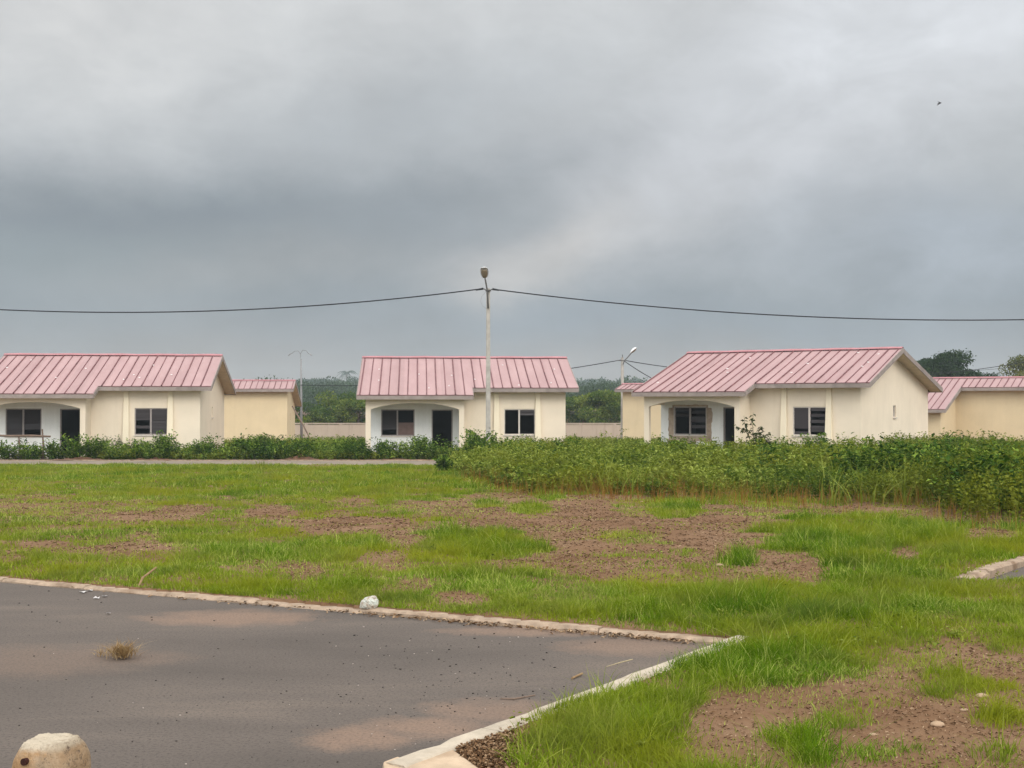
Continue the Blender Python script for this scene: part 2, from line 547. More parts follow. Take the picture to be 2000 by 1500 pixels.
def kerb(name, p0, d, length, w, zt, zb, mat, label, stone=1.0, side=1, jit=.006, zf=None):
    """row of kerb stones from p0 along d; the road side is the line itself, the width goes to `side`"""
    nrm = np.array([-d[1], d[0]]) * side
    mb = MB(); s = 0.0
    while s < length - .02:
        l = min(stone * random.uniform(.9, 1.1), length - s)
        k = max(2, int(l / .12))
        e0 = random.uniform(-jit, jit); e1 = random.uniform(-jit, jit)
        rows = []
        for i in range(k + 1):
            q = p0 + d * (s + .004 + (l - .008) * i / k)
            a = q + nrm * (random.uniform(-jit, jit) * .4 + e0)
            c = q + nrm * (w + random.uniform(-jit, jit) * .5)
            zg = 0 if zf is None else zf(q)
            zz = zt + zg + e1 + random.uniform(-jit, jit) * .3
            bv = .014 + random.uniform(0, .012) + (.02 if random.random() < .12 else 0)
            rows.append([(a[0], a[1], zb + zg), (a[0], a[1], zz - bv), (*(a + nrm * bv), zz), (*(c - nrm * .012), zz), (c[0], c[1], zz - .012), (c[0], c[1], zb + zg)])
        n = len(mb.v); m_ = len(rows[0])
        vs = [p for r in rows for p in r]; fs = []
        for i in range(k):
            for j in range(m_ - 1):
                fs.append([i * m_ + j, (i + 1) * m_ + j, (i + 1) * m_ + j + 1, i * m_ + j + 1])
        fs.append(list(range(m_))); fs.append([k * m_ + j for j in range(m_)][::-1])
        mb.add(vs, fs)
        s += l
    return tag(mb.build(name, mat), label, 'kerb', kind='structure')


kerb('kerb', CORNER, Adir, 30, .115, .03, -.1, M['kerb'], 'worn sandy kerb along the far edge of the asphalt', 1.0, -1, .011)
kerb('kerb', CORNER - Bdir * .08, Bdir, Blen + .08, .13, .06, -.12, M['kerbpale'], 'pale concrete kerb running from the corner to the slab', 1.0, 1, .006)
kerb('kerb', C2, Cdir, 14, .15, .06, -.15, M['kerb'], 'sandy kerb at the right edge beside the second road', .8, 1, .012, zf=lambda q: float(base_z(q[1])) - .05)
far_edge = L_
mb = MB()
for i in range(len(far_edge) - 1):
    a, c = far_edge[i], far_edge[i + 1]
    if a[0] < -40 or a[0] > 20: continue
    t = (c - a) / np.linalg.norm(c - a); n_ = np.array([-t[1], t[0]]) * .12
    z0 = float(base_z(a[1])); z1 = float(base_z(c[1]))
    mb.hexa([(*a, z0 - .15), (*c, z1 - .15), (*(c + n_), z1 - .15), (*(a + n_), z0 - .15), (*a, z0 + .015), (*c, z1 + .015), (*(c + n_), z1 + .015), (*(a + n_), z0 + .015)])
tag(mb.build('kerb', M['kerb']), 'thin sandy kerb on the far side of the narrow road', 'kerb', kind='structure')

# concrete apron where the near kerb ends
e = B1
poly = [g(800, 1482, .004), g(873, 1451, .004), g(945, 1503, .004), g(1010, 1562, .004), g(1090, 1640, .004), g(800, 1640, .004), g(784, 1540, .004)]
mb = MB()
mb.prism([tuple(p) for p in poly], lambda a, b_, t: (a, b_, t), -.12, .056)
tag(mb.build('concrete_slab', M['slab'], bevel=.012), 'flat beige concrete slab at the end of the pale kerb', 'slab', kind='structure')
# broken lump of kerb end
mb = MB()
c0 = B1
out = []
for (qx, qy, z) in ((748, 1484, .062), (778, 1474, .064), (806, 1484, .060), (800, 1500, .05), (768, 1498, .045), (750, 1494, .05)):
    q_ = g(qx, qy, .01); out.append((q_[0], q_[1], z))
low = [(p[0] + random.uniform(-.02, .02), p[1] - .03, -.1) for p in out]
n = len(out)
mb.add(out + low, [list(range(n)), list(range(2 * n - 1, n - 1, -1))] + [[i, (i + 1) % n, n + (i + 1) % n, n + i] for i in range(n)])
tag(mb.build('broken_kerb_end', M['slab'], bevel=.015), 'chipped concrete lump where the pale kerb ends at the slab', 'kerb', kind='structure')


# ------------------------------------------------------------------ houses
UW, VR, ZR, ZE = 8.8, 4.0, 4.582, 3.119
SL = (ZR - ZE) / 4.5
WD, ZB = 9.87, 2.998
SB = (ZR - ZB) / (WD + .5 - VR)
TH = .18
OV, OVL = .51, .35
STEP = 4.63


def roof_z(v): return ZR - SL * (VR - v) if v < VR else ZR - SB * (v - VR)


def roof_sheet(mb, u0, u1, v0, z0, v1, z1, pitch=.41, off=0.0):
    """corrugated sheet from the eave (v0, z0) up to the ridge (v1, z1); ribs run up the slope"""
    prof = [(u0, 0, 0)]
    u = u0 + .03 + off
    k = 0
    while u < u1 - .08:
        hgt = .045 if k % 2 == 0 else .03; w = .032 if k % 2 == 0 else .022
        prof += [(u, 0, 1), (u + .012, hgt, 1), (u + .012 + w, hgt, 1), (u + .024 + w, 0, 0)]
        u += pitch; k += 1
    prof.append((u1, 0, 0))
    n = len(prof); nr = 5
    vs = []
    for r in range(nr):
        t = r / (nr - 1)
        for (a, h, _) in prof:
            sag = -.012 * math.sin(math.pi * t) + .006 * math.sin(a * 2.1 + t * 2)
            vs.append((a + .004 * math.sin(a * 9 + t * 5), v0 + (v1 - v0) * t, z0 + (z1 - z0) * t + h + sag))
    base = len(mb.v)
    mb.v += vs
    for r in range(nr - 1):
        for i in range(n - 1):
            mb.f.append([base + r * n + i, base + r * n + i + 1, base + (r + 1) * n + i + 1, base + (r + 1) * n + i])
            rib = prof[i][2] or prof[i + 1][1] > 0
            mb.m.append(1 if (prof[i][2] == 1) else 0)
    # under side
    b2 = len(mb.v)
    mb.v += [(u0, v0, z0 - .03), (u1, v0, z0 - .03), (u1, v1, z1 - .03), (u0, v1, z1 - .03)]
    mb.f.append([b2, b2 + 3, b2 + 2, b2 + 1]); mb.m.append(0)
    mb.f.append([b2, b2 + 1, base + n - 1, base]); mb.m.append(1)


def rake(mb, u, v0, z0, v1, z1, h=.2, t=.03, drop=.0):
    mb.hexa([(u, v0, z0 - h - drop), (u + t, v0, z0 - h - drop), (u + t, v1, z1 - h - drop), (u, v1, z1 - h - drop),
             (u, v0, z0 + .012 - drop), (u + t, v0, z0 + .012 - drop), (u + t, v1, z1 + .012 - drop), (u, v1, z1 + .012 - drop)])


fu = lambda a, z, t: (a, t, z)     # wall along u
fv = lambda a, z, t: (t, a, z)     # wall along v


def window(house, u0, u1, z0, z1, v, left, right, frame, fill=None, label=None):
    """louvred window in a wall whose outer face is at v; left/right list the rows (of 9) that still hold a blade"""
    mb = MB()
    y0, y1 = v + .03, v + .09
    fw = .045
    mb.box(u0, u1, y0, y1, z0, z0 + fw); mb.box(u0, u1, y0, y1, z1 - fw, z1)
    mb.box(u0, u0 + fw, y0, y1, z0 + fw, z1 - fw); mb.box(u1 - fw, u1, y0, y1, z0 + fw, z1 - fw)
    um = (u0 + u1) / 2 - .02
    mb.box(um - .035, um + .035, y0 - .004, y1, z0 + fw, z1 - fw)
    w = mb.build('window', frame, house)
    if label: w['label'] = label
    lb = MB(); n = 9
    hs = (z1 - z0 - 2 * fw) / n
    for (a, c, rows) in ((u0 + fw, um - .035, left), (um + .035, u1 - fw, right)):
        for r in rows:
            zc = z1 - fw - hs * (r + .5)
            tl = random.uniform(.012, .045)
            lb.hexa([(a + .004, y0 + .005, zc - hs * .52), (c - .004, y0 + .005, zc - hs * .52), (c - .004, y0 + .011, zc - hs * .52), (a + .004, y0 + .011, zc - hs * .52),
                     (a + .004, y0 + .005 + tl, zc + hs * .5), (c - .004, y0 + .005 + tl, zc + hs * .5), (c - .004, y0 + .011 + tl, zc + hs * .5), (a + .004, y0 + .011 + tl, zc + hs * .5)])
    if lb.v: lb.build('louvre_blades', M['glass'], w)
    if fill:
        fb = MB(); fb.box(um + .035, u1 - fw, y0 + .01, y0 + .03, z0 + fw, z0 + (z1 - z0) * fill); fb.build('board', M['board'], w)
    sb = MB(); sb.box(u0 - .03, u1 + .03, v - .04, v + .028, z0 - .05, z0 - .002); sb.build('sill', M['palefr'], w)
    return w


def front_house(label, X0, Y0, ang, z0, main_win, porch_win, mfr, pfr, patch=False, roff=0.0):
    h = thing('bungalow', label, 'house', (X0, Y0, z0), ang, 'pink roofed bungalows by the road')
    zu = lambda v: roof_z(v) - .034
    mw = (6.06, 7.45, 1.03, 2.18)
    slot = (4.40, 4.82, 1.72, 2.22)
    mb = MB()
    mb.holed(4.25, UW, 0, 2.9, 0, TH, [mw], fu)
    mb.prism([(4.25, 2.9), (UW, 2.9), (UW, zu(0)), (4.25, zu(0))], fu, 0, TH)
    # right gable
    mb.holed(TH, WD - TH, 0, 2.9, UW - TH, UW, [slot], fv)
    mb.prism([(TH, 2.9), (WD - TH, 2.9), (WD - TH, zu(WD - TH)), (VR, zu(VR)), (TH, zu(TH))], fv, UW - TH, UW)
    # left gable
    mb.prism([(.68, 0), (WD - TH, 0), (WD - TH, zu(WD - TH)), (VR, zu(VR)), (.68, zu(.68))], fv, 0, TH)
    # back
    mb.box(0, UW, WD - TH, WD, 0, zu(WD))
    # porch front with arch, porch side beam
    P = -1.1
    arch = []
    a0, a1, zs, zc = .22, 4.03, 2.17, 2.44
    for i in range(25):
        t = i / 24; u = a0 + (a1 - a0) * t
        arch.append((u, zs + (zc - zs) * (1 - abs(2 * t - 1) ** 2.3)))
    out = [(0, 0), (a0, 0)] + arch + [(a1, 0), (4.25, 0), (4.25, zu(P)), (0, zu(P))]
    mb.prism(out, fu, P, P + TH)
    mb.prism([(P + TH, 2.25), (.5, 2.25), (.5, zu(.5)), (P + TH, zu(P + TH))], fv, 0, TH)
    # return beside the porch, outer skin
    mb.prism([(P + TH, 0), (.0, 0), (.0, zu(0)), (P + TH, zu(P + TH))], fv, 4.16, 4.25)
    mb.build('wall', M['cream'], h)
    # white porch walls
    door = (2.86, 3.80, .12, 2.15)
    pw = (.62, 2.1, .98, 2.16)
    mb = MB()
    mb.holed(0, 4.25, 0, 2.9, .5, .68, [door, pw], fu)
    mb.prism([(P + TH, 0), (.5, 0), (.5, 2.75), (P + TH, 2.75)], fv, 4.07, 4.158)
    o = mb.build('porch_wall', M['white'], h); o['label'] = 'white wall inside the open porch'
    mb = MB(); mb.box(TH, 4.07, P + TH, .5, 2.70, 2.73); mb.build('porch_ceiling', M['soffit'], h)
    mb = MB(); mb.box(0, 4.25, P - .05, .5, -.4, .1); mb.box(TH, UW - TH, .68, WD - TH, -.4, .08); mb.box(4.25, UW - TH, TH, .68, -.4, .08)
    mb.build('floor_slab', M['concrete'], h)
    # room partitions and ceiling: near-black colour paints in the dark behind the openings
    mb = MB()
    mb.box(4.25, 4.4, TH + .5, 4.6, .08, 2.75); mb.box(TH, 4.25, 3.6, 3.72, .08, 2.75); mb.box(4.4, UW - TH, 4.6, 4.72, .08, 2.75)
    mb.box(TH + .002, TH + .03, .69, 3.6, .08, 2.74); mb.box(UW - TH - .03, UW - TH - .002, TH + .01, 4.39, .08, 2.74); mb.box(TH + .04, 4.2, .72, 3.58, .081, .1); mb.box(4.42, UW - TH - .05, TH + .03, 4.58, .081, .1)  # thin sheets carrying the same painted shade over walls and floors
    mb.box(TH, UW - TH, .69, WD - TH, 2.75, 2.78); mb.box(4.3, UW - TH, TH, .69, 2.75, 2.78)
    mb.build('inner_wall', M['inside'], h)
    mb = MB(); d = door; f = .05
    mb.box(d[0], d[0] + f, .52, .64, d[2], d[3]); mb.box(d[1] - f, d[1], .52, .64, d[2], d[3]); mb.box(d[0] + f, d[1] - f, .52, .64, d[3] - f, d[3])
    mb.build('door_frame', M['frame'], h)
    window(h, *mw, 0, *main_win, mfr)
    window(h, *pw, .5, *porch_win[:2], pfr, porch_win[2] if len(porch_win) > 2 else None)
    mb = MB()
    s = slot; xx0, xx1 = UW - .12, UW - .05
    mb.box(xx0, xx1, s[0], s[0] + .04, s[2], s[3]); mb.box(xx0, xx1, s[1] - .04, s[1], s[2], s[3])
    mb.box(xx0, xx1, s[0] + .04, s[1] - .04, s[2], s[2] + .04); mb.box(xx0, xx1, s[0] + .04, s[1] - .04, s[3] - .04, s[3])
    w = mb.build('vent_window', M['palefr'], h)
    mb = MB(); mb.box(UW - .06, UW + .045, s[0] - .05, s[1] + .05, s[2] - .045, s[2] - .002); mb.build('sill', M['palefr'], w)
    for u in (5.72, 7.56):
        mb = MB()
        wt, wb, dt, db = .10, .15, .07, .24
        mb.hexa([(u - wb, -db, 0), (u + wb, -db, 0), (u + wb, -.003, 0), (u - wb, -.003, 0),
                 (u - wt, -dt, 2.93), (u + wt, -dt, 2.93), (u + wt, -.003, 2.93), (u - wt, -.003, 2.93)])
        mb.build('pilaster', M['pilaster'], h, bevel=.01)
    if patch:
        mb = MB(); u0, u1, za, zb = pw[0] - .01, pw[1] + .01, pw[2] - .052, pw[3] + .01
        k = 72; ring_i = []; ring_o = []
        for i in range(k):
            t = 2 * math.pi * i / k
            c, s_ = math.cos(t), math.sin(t)
            q = 1 / max(abs(c) / ((u1 - u0) / 2), abs(s_) / ((zb - za) / 2))
            cx, cz = (u0 + u1) / 2, (za + zb) / 2
            ring_i.append((cx + c * q, cz + s_ * q))
            ex = .215 + .12 * (fbm(np.array([3 + 3 * c]), np.array([3 + 3 * s_]), 5, 3)[0] - .3) + random.uniform(-.025, .025)
            if s_ > .55: ex *= .35
            if s_ < -.6 and c < .3: ex *= 1.35
            q2 = 1 / max(abs(c) / ((u1 - u0) / 2 + ex), abs(s_) / ((zb - za) / 2 + ex))
            ring_o.append((cx + c * q2, cz + s_ * q2))
        n0 = 0; vs = []
        for (a, z) in ring_i: vs += [(a, .492, z)]
        for (a, z) in ring_o: vs += [(a, .492, z)]
        for (a, z) in ring_o: vs += [(a, .5, z)]
        fs = []
        for i in range(k):
            j = (i + 1) % k
            fs.append([i, j, k + j, k + i]); fs.append([k + i, k + j, 2 * k + j, 2 * k + i])
        mb.add(vs, fs); o = mb.build('bare_mortar_patch', M['patch'], h); o['label'] = 'ragged band of bare mortar around the porch window'
    # roof
    ze_l = ZE - SL * 1.0
    mb = MB()
    roof_sheet(mb, STEP, UW + OV, -.5, ZE, VR, ZR, off=roff)
    roof_sheet(mb, -OVL, STEP, -1.5, ze_l, VR, ZR, off=roff)
    roof_sheet(mb, -OVL, UW + OV, WD + .5, ZB, VR, ZR)
    mb.mi = 2
    for _ in range(11):
        u = random.uniform(0, UW); v = random.uniform(-1.2 if u < STEP else -.3, VR - .4); z = roof_z(v) + .004
        mb.box(u - .03, u + .03, v - .06, v + .06, z - .02, z + .02)
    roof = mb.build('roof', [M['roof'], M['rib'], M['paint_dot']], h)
    mb = MB()
    n = 30
    vs = []
    for i in range(n + 1):
        u = -OVL - .02 + (UW + OV + OVL + .04) * i / n
        wv = .008 * math.sin(u * 3.1) + random.uniform(-.004, .004)
        vs += [(u, VR - .17, roof_z(VR - .17) + .06 + wv), (u, VR, ZR + .075 + wv), (u, VR + .17, roof_z(VR + .17) + .06 + wv), (u, VR - .17, roof_z(VR - .17) + .047), (u, VR + .17, roof_z(VR + .17) + .047)]
    fs = []
    for i in range(n):
        a, b_ = i * 5, (i + 1) * 5
        fs += [(a, b_, b_ + 1, a + 1), (a + 1, b_ + 1, b_ + 2, a + 2), (a + 3, a, b_, b_ + 3)[::-1], (a + 2, b_ + 2, b_ + 4, a + 4)]
    mb.add(vs, fs); mb.build('ridge_cap', M['ridge'], roof)
    mb = MB()
    e = .2
    mb.box(STEP + .03, UW + OV, -.5, -.47, ZE - e, ZE - .036); mb.box(-OVL, STEP, -1.5, -1.47, ze_l - e, ze_l - .036)
    rake(mb, STEP, -1.47, ze_l - .036, -.5, ZE - .036, .165)
    rake(mb, -OVL - .031, -1.5, ze_l, VR, ZR); rake(mb, -OVL - .031, VR, ZR, WD + .5, ZB)
    rake(mb, UW + OV + .001, -.5, ZE, VR, ZR); rake(mb, UW + OV + .001, VR, ZR, WD + .5, ZB)
    mb.box(-OVL, UW + OV, WD + .47, WD + .5, ZB - e, ZB - .036)
    mb.build('fascia', M['fascia'], roof)
    mb = MB()
    for (a, b_) in ((-OVL, -.003), (UW + .003, UW + OV)):
        v0 = -1.46 if a < 0 else -.46
        for (q0, q1) in ((v0, VR), (VR, WD + .46)):
            mb.hexa([(a, q0, roof_z(q0) - .18), (b_, q0, roof_z(q0) - .18), (b_, q1, roof_z(q1) - .18), (a, q1, roof_z(q1) - .18),
                     (a, q0, roof_z(q0) - .15), (b_, q0, roof_z(q0) - .15), (b_, q1, roof_z(q1) - .15), (a, q1, roof_z(q1) - .15)])
    mb.box(-.003, 4.25, -1.47, -1.103, ze_l - .18, ze_l - .16); mb.box(STEP + .03, UW, -.47, -.003, ZE - .18, ZE - .16)
    mb.build('soffit', M['soffit'], roof)
    return h


ALL = list(range(9))
H1 = front_house('cream bungalow cut off by the left edge with a rough timber rail at its porch', -22.164, 54.055, .118, -.794,
                 ([0, 1, 2, 3, 6], [0, 1, 2, 3, 4, 5, 6, 7, 8]), (ALL, [0, 1, 2, 3, 4, 5, 6]), M['frame'], M['frame'], roff=.1)
H2 = front_house('cream bungalow in the middle directly behind the tall lamp pole', -6.396, 56.325, .073, -.841,
                 ([], [0, 1]), ([0, 1, 2, 3, 4, 5, 6], [], .5), M['palefr'], M['frame'], roff=.06)
H3 = front_house('cream bungalow turned to show its gable with bare mortar round the porch window', 6.111, 54.417, -.569, -.72,
                 ([0, 1, 2, 3, 4, 5, 6, 8], [0, 2, 4, 6, 7]), ([0, 2], [1, 3, 4, 6]), M['palefr'], M['frame'], True, roff=.0)


def back_house(label, X0, Y0, ang, z0, ul, ur, front, ext=None, zr=4.55, sl=.325, back=5.6):
    """yellow bungalow seen from its plain side; the origin is under the ridge"""
    h = thing('back_bungalow', label, 'house', (X0, Y0, z0), ang, 'yellow bungalows of the second row')
    rz = lambda v: zr - sl * abs(v) if v < 0 else zr - (sl * .92) * v
    zu = lambda v: rz(v) - .034
    f = -front + .5; bk = back - .5
    wl, wr = ul + .4, ur - .45
    slot = (1.2, 1.6, 1.72, 2.22)
    mb = MB()
    mb.box(wl, wr, f, f + TH, 0, zu(f))
    mb.box(wl, wr, bk - TH, bk, 0, zu(bk))
    mb.holed(f + TH, bk - TH, 0, 2.6, wr - TH, wr, [slot], fv)
    mb.prism([(f + TH, 2.6), (bk - TH, 2.6), (bk - TH, zu(bk - TH)), (0, zu(0)), (f + TH, zu(f + TH))], fv, wr - TH, wr)
    mb.prism([(f + TH, 0), (bk - TH, 0), (bk - TH, zu(bk - TH)), (0, zu(0)), (f + TH, zu(f + TH))], fv, wl, wl + TH)
    if ext:
        e0, e1, ev = ext
        fe = ev + .6
        mb.box(e0 + .4, e1 - .4, fe, fe + TH, 0, zu(fe))
        for u in (e0 + .4, e1 - .4 - TH):
            mb.prism([(fe + TH, 0), (f, 0), (f, zu(f)), (fe + TH, zu(fe + TH))], fv, u, u + TH)
    mb.build('wall', M['yellow'], h)
    mb = MB()
    mb.box(wr - .1, wr - .05, slot[0], slot[0] + .04, slot[2], slot[3]); mb.box(wr - .1, wr - .05, slot[1] - .04, slot[1], slot[2], slot[3])
    mb.box(wr - .1, wr - .05, slot[0] + .04, slot[1] - .04, slot[2], slot[2] + .04)
    mb.build('vent_window', M['palefr'], h)
    mb = MB()
    if ext:
        e0, e1, ev = ext
        roof_sheet(mb, e0, e1, ev, rz(ev), 0, zr)
        if e0 > ul: roof_sheet(mb, ul, e0, -front, rz(-front), 0, zr)
        roof_sheet(mb, e1, ur, -front, rz(-front), 0, zr)
    else:
        roof_sheet(mb, ul, ur, -front, rz(-front), 0, zr)
    roof_sheet(mb, ul, ur, back, rz(back), 0, zr)
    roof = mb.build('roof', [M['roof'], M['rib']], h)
    mb = MB()
    mb.prism([(-.16, zr - .01), (0, zr + .07), (.16, zr - .01), (0, zr + .02)], fv, ul - .02, ur + .02)
    mb.build('ridge_cap', M['ridge'], roof)
    mb = MB()
    if ext:
        mb.box(e0, e1, ev, ev + .03, rz(ev) - .22, rz(ev) - .036)
        rake(mb, e1 + .001, ev, rz(ev), -front, rz(-front), .22)
        mb.box(e1 + .032, ur, -front, -front + .03, rz(-front) - .22, rz(-front) - .036)
        rake(mb, e0 - .032, ev, rz(ev), 0, zr, .2)
    else:
        mb.box(ul, ur, -front, -front + .03, rz(-front) - .22, rz(-front) - .036)
        rake(mb, ul - .031, -front, rz(-front), 0, zr)
    rake(mb, ur + .001, -front, rz(-front), 0, zr); rake(mb, ur + .001, 0, zr, back, rz(back))
    mb.box(ul, ur, back - .03, back, rz(back) - .22, rz(back) - .036)
    mb.build('fascia', M['fascia'], roof)
    mb = MB()
    for (q0, q1) in ((-front + .04, 0), (0, back - .04)):
        a, b_ = wr + .003, ur
        mb.hexa([(a, q0, rz(q0) - .18), (b_, q0, rz(q0) - .18), (b_, q1, rz(q1) - .18), (a, q1, rz(q1) - .18),
                 (a, q0, rz(q0) - .15), (b_, q0, rz(q0) - .15), (b_, q1, rz(q1) - .15), (a, q1, rz(q1) - .15)])
    mb.build('soffit', M['soffit'], roof)
    return h


back_house('yellow bungalow showing a plain wall between the left and middle cream houses', (577 - 1000) / F * 91, 91, .085, -1.38, -9.6, 0, 1.85)
H5 = back_house('yellow bungalow at the right edge with a low roof wing and a rain stained wall', 889 / F * 80, 80, -.55, -1.40, -9.5, 8.5, 1.85, (-9.5, 0, -5.9))
back_house('yellow bungalow mostly hidden behind the gabled cream house, only its left end showing', 216 / F * 98, 98, -.57, -1.53, 0, 10, 1.25)
# dark run-off stain with a drain pipe on the low wing
mb = MB(); mb.tube([(-1.6, -5.36, 0.0), (-1.6, -5.36, 2.35)], .035, 8); mb.build('drain_pipe', M['fascia'], H5)

# boundary wall
D = 112.0
mb = MB()
zt = EYE - 44 / F * D
x = -84.0
while x < 48:
    l = 3.0
    mb.box(x + .012, x + l - .012, D, D + .2, -2.4, zt + random.uniform(-.03, .03))
    mb.box(x - .12, x + .12, D - .04, D + .24, -2.4, zt + .045)
    x += l
wl_ = mb.build('boundary_wall', M['wall_pink'])
tag(wl_, 'long low pinkish rendered wall behind the houses', 'wall')
mb = MB(); mb.box(-84, 48, D - .06, D + .26, zt + .05, zt + .13); mb.build('coping', M['wall_pink'], wl_)


# ------------------------------------------------------------------ poles and cables
def cable(pts, r, label, group='overhead cables', name='overhead_cable'):
    mb = MB(); mb.tube(pts, r, 6)
    return tag(mb.build(name, M['cable'], smooth=True), label, 'cable', group)


def cat(a, b, sag, n=40):
    a = np.array(a); b = np.array(b)
    t = np.linspace(0, 1, n)[:, None]
    p = a + (b - a) * t
    p[:, 2] -= (sag * 4 * t * (1 - t))[:, 0]
    return list(p)


def pole_shaft(p, w0, w1, h):
    mb = MB()
    n = 12; rows = []
    for i in range(n + 1):
        t = i / n; w = (w0 + (w1 - w0) * t) / 2; z = h * t; c = w * .28
        rows.append([(-w + c, -w, z), (w - c, -w, z), (w, -w + c, z), (w, w - c, z), (w - c, w, z), (-w + c, w, z), (-w, w - c, z), (-w, -w + c, z)])
    vs = [q for r in rows for q in r]; fs = []
    for i in range(n):
        for k in range(8):
            fs.append([i * 8 + k, i * 8 + (k + 1) % 8, (i + 1) * 8 + (k + 1) % 8, (i + 1) * 8 + k])
    fs.append([n * 8 + k for k in range(8)])
    mb.add(vs, fs)
    return mb.build('pole', M['pole'], p)


def lamp_head(parent, c, ax, up, ln, w, hgt):
    """cobra head: white shell over a brown lens; ax points from the arm to the far end, up to the shell's back"""
    c = np.array(c, float); ax = np.array(ax, float); ax /= np.linalg.norm(ax)
    up = np.array(up, float); up -= ax * (up @ ax); up /= np.linalg.norm(up)
    sd = np.cross(ax, up)
    prof = [(0, .42, .35), (.08, .62, .55), (.3, .9, .85), (.6, 1.0, 1.0), (.85, .92, .8), (.96, .7, .5), (1.0, .4, .25)]
    mb = MB(); vs = []; k = 10
    for (t, a, b_) in prof:
        for i in range(k + 1):
            th = math.pi * i / k
            vs.append(c + ax * ln * t + sd * (math.cos(th) * w / 2 * a) + up * (math.sin(th) * hgt * b_))
    fs = []
    for r in range(len(prof) - 1):
        for i in range(k):
            a = r * (k + 1) + i
            fs.append([a, a + 1, a + k + 2, a + k + 1])
    fs.append(list(range(k + 1))); fs.append([(len(prof) - 1) * (k + 1) + i for i in range(k + 1)][::-1])
    mb.add(vs, fs)
    hd = mb.build('lamp_head', M['lampwhite'], parent, smooth=True)
    mb = MB(); vs = []
    prof2 = [(.04, .30, .04), (.1, .48, .16), (.35, .74, .28), (.6, .80, .28), (.76, .70, .16), (.81, .52, .04)]
    k = 8
    for (t, a, b_) in prof2:
        for i in range(k + 1):
            th = math.pi * i / k
            vs.append(c + ax * ln * t + sd * (math.cos(th) * w / 2 * a) - up * (math.sin(th) * hgt * b_ + .004))
    fs = []
    for r in range(len(prof2) - 1):
        for i in range(k):
            a = r * (k + 1) + i
            fs.append([a, a + k + 1, a + k + 2, a + 1])
        a = r * (k + 1)
        fs.append([a, a + k, a + 2 * k + 1, a + k + 1])
    mb.add(vs, fs)
    mb.build('lens', M['lens'], hd, smooth=True)
    return hd


D1 = 46.0
b1 = np.array([(953.5 - 1000) / F * D1, D1, float(base_z(D1))])
top1 = EYE + (YH - 563) / F * D1
hp1 = top1 - b1[2]
P1 = thing('lamp_post', 'tall pale concrete lamp post with cables standing in front of the middle house', 'street lamp', tuple(b1), 0, 'concrete lamp posts')
pole_shaft(P1, .185, .13, hp1)
mb = MB()
loc = lambda px, py, dd: tuple(at(px, py, D1 + dd) - b1)
mb.tube([loc(953.3, 602, -.10), loc(952.5, 580, -.10), loc(951.2, 564, -.13), loc(949, 552, -.2), loc(947, 541, -.3)], [.03, .03, .03, .028, .026], 8)
mb.build('lamp_arm', M['metal'], P1, smooth=True)
lamp_head(P1, loc(947, 543, -.3), np.array(loc(945.2, 523, -.52)) - np.array(loc(947, 543, -.3)), (0, .72, .6), .43, .29, .13)
mb = MB(); mb.tube([loc(943.5, 563.5, -.12), loc(946.5, 564.5, -.12), loc(949.5, 567, -.12), loc(953, 568, -.12), loc(957, 567, -.12), loc(959.5, 565.5, -.12), loc(962, 564.5, -.12)], .022, 6)
mb.box(-.10, .10, -.11, .11, hp1 - .1, hp1 - .05)
mb.build('cable_bracket', M['metal'], P1)
for (qa, qb) in (((943.8, 563.5), (929, 566.2)), ((961.7, 564.4), (975, 566.6))):
    mb = MB(); mb.tube([loc(*qa, -.12), loc(*qb, -.12)], [.045, .03], 6); mb.build('cable_clamp', M['cable'], P1)
mb = MB(); mb.tube([loc(950, 569, -.1), loc(941, 578, -.1), loc(938.5, 588, -.1), loc(943, 598, -.1), loc(950, 603, -.1)], .004, 5); mb.build('loose_wire', M['galv'], P1)

CL = at(-455, 565, D1); CR = at(2800, 566, D1)
cable(cat(at(943.5, 563.5, D1 - .12), CL, .84), .024, 'black cable sagging from the tall lamp post towards the left edge')
cable(cat(at(962, 564.5, D1 - .12), CR, 1.10), .024, 'black cable sagging from the tall lamp post towards the right edge')

D2 = 100.0
b2 = np.array([(1215.5 - 1000) / F * D2, D2, float(base_z(D2))])
h2 = EYE + (YH - 698) / F * D2 - b2[2]
P2 = thing('lamp_post', 'concrete lamp post with a white tilted lamp rising beside the hidden yellow house', 'street lamp', tuple(b2), 0, 'concrete lamp posts')
pole_shaft(P2, .26, .2, h2)
loc2 = lambda px, py, dd=0.: tuple(at(px, py, D2 + dd) - b2)
mb = MB(); mb.tube([loc2(1217, 712, -.12), loc2(1220, 704, -.14), loc2(1226, 698, -.15), loc2(1233, 689.5, -.15)], .04, 6); mb.build('lamp_arm', M['metal'], P2)
lamp_head(P2, loc2(1232, 690, -.15), (.62, 0.0, .50), (-.5, .35, .75), .62, .40, .2)
mb = MB(); mb.box(-.45, .32, -.16, -.12, h2 - .28, h2 - .22); mb.box(-.03, .03, -.14, -.1, h2, h2 + .22); mb.build('cable_bracket', M['metal'], P2)

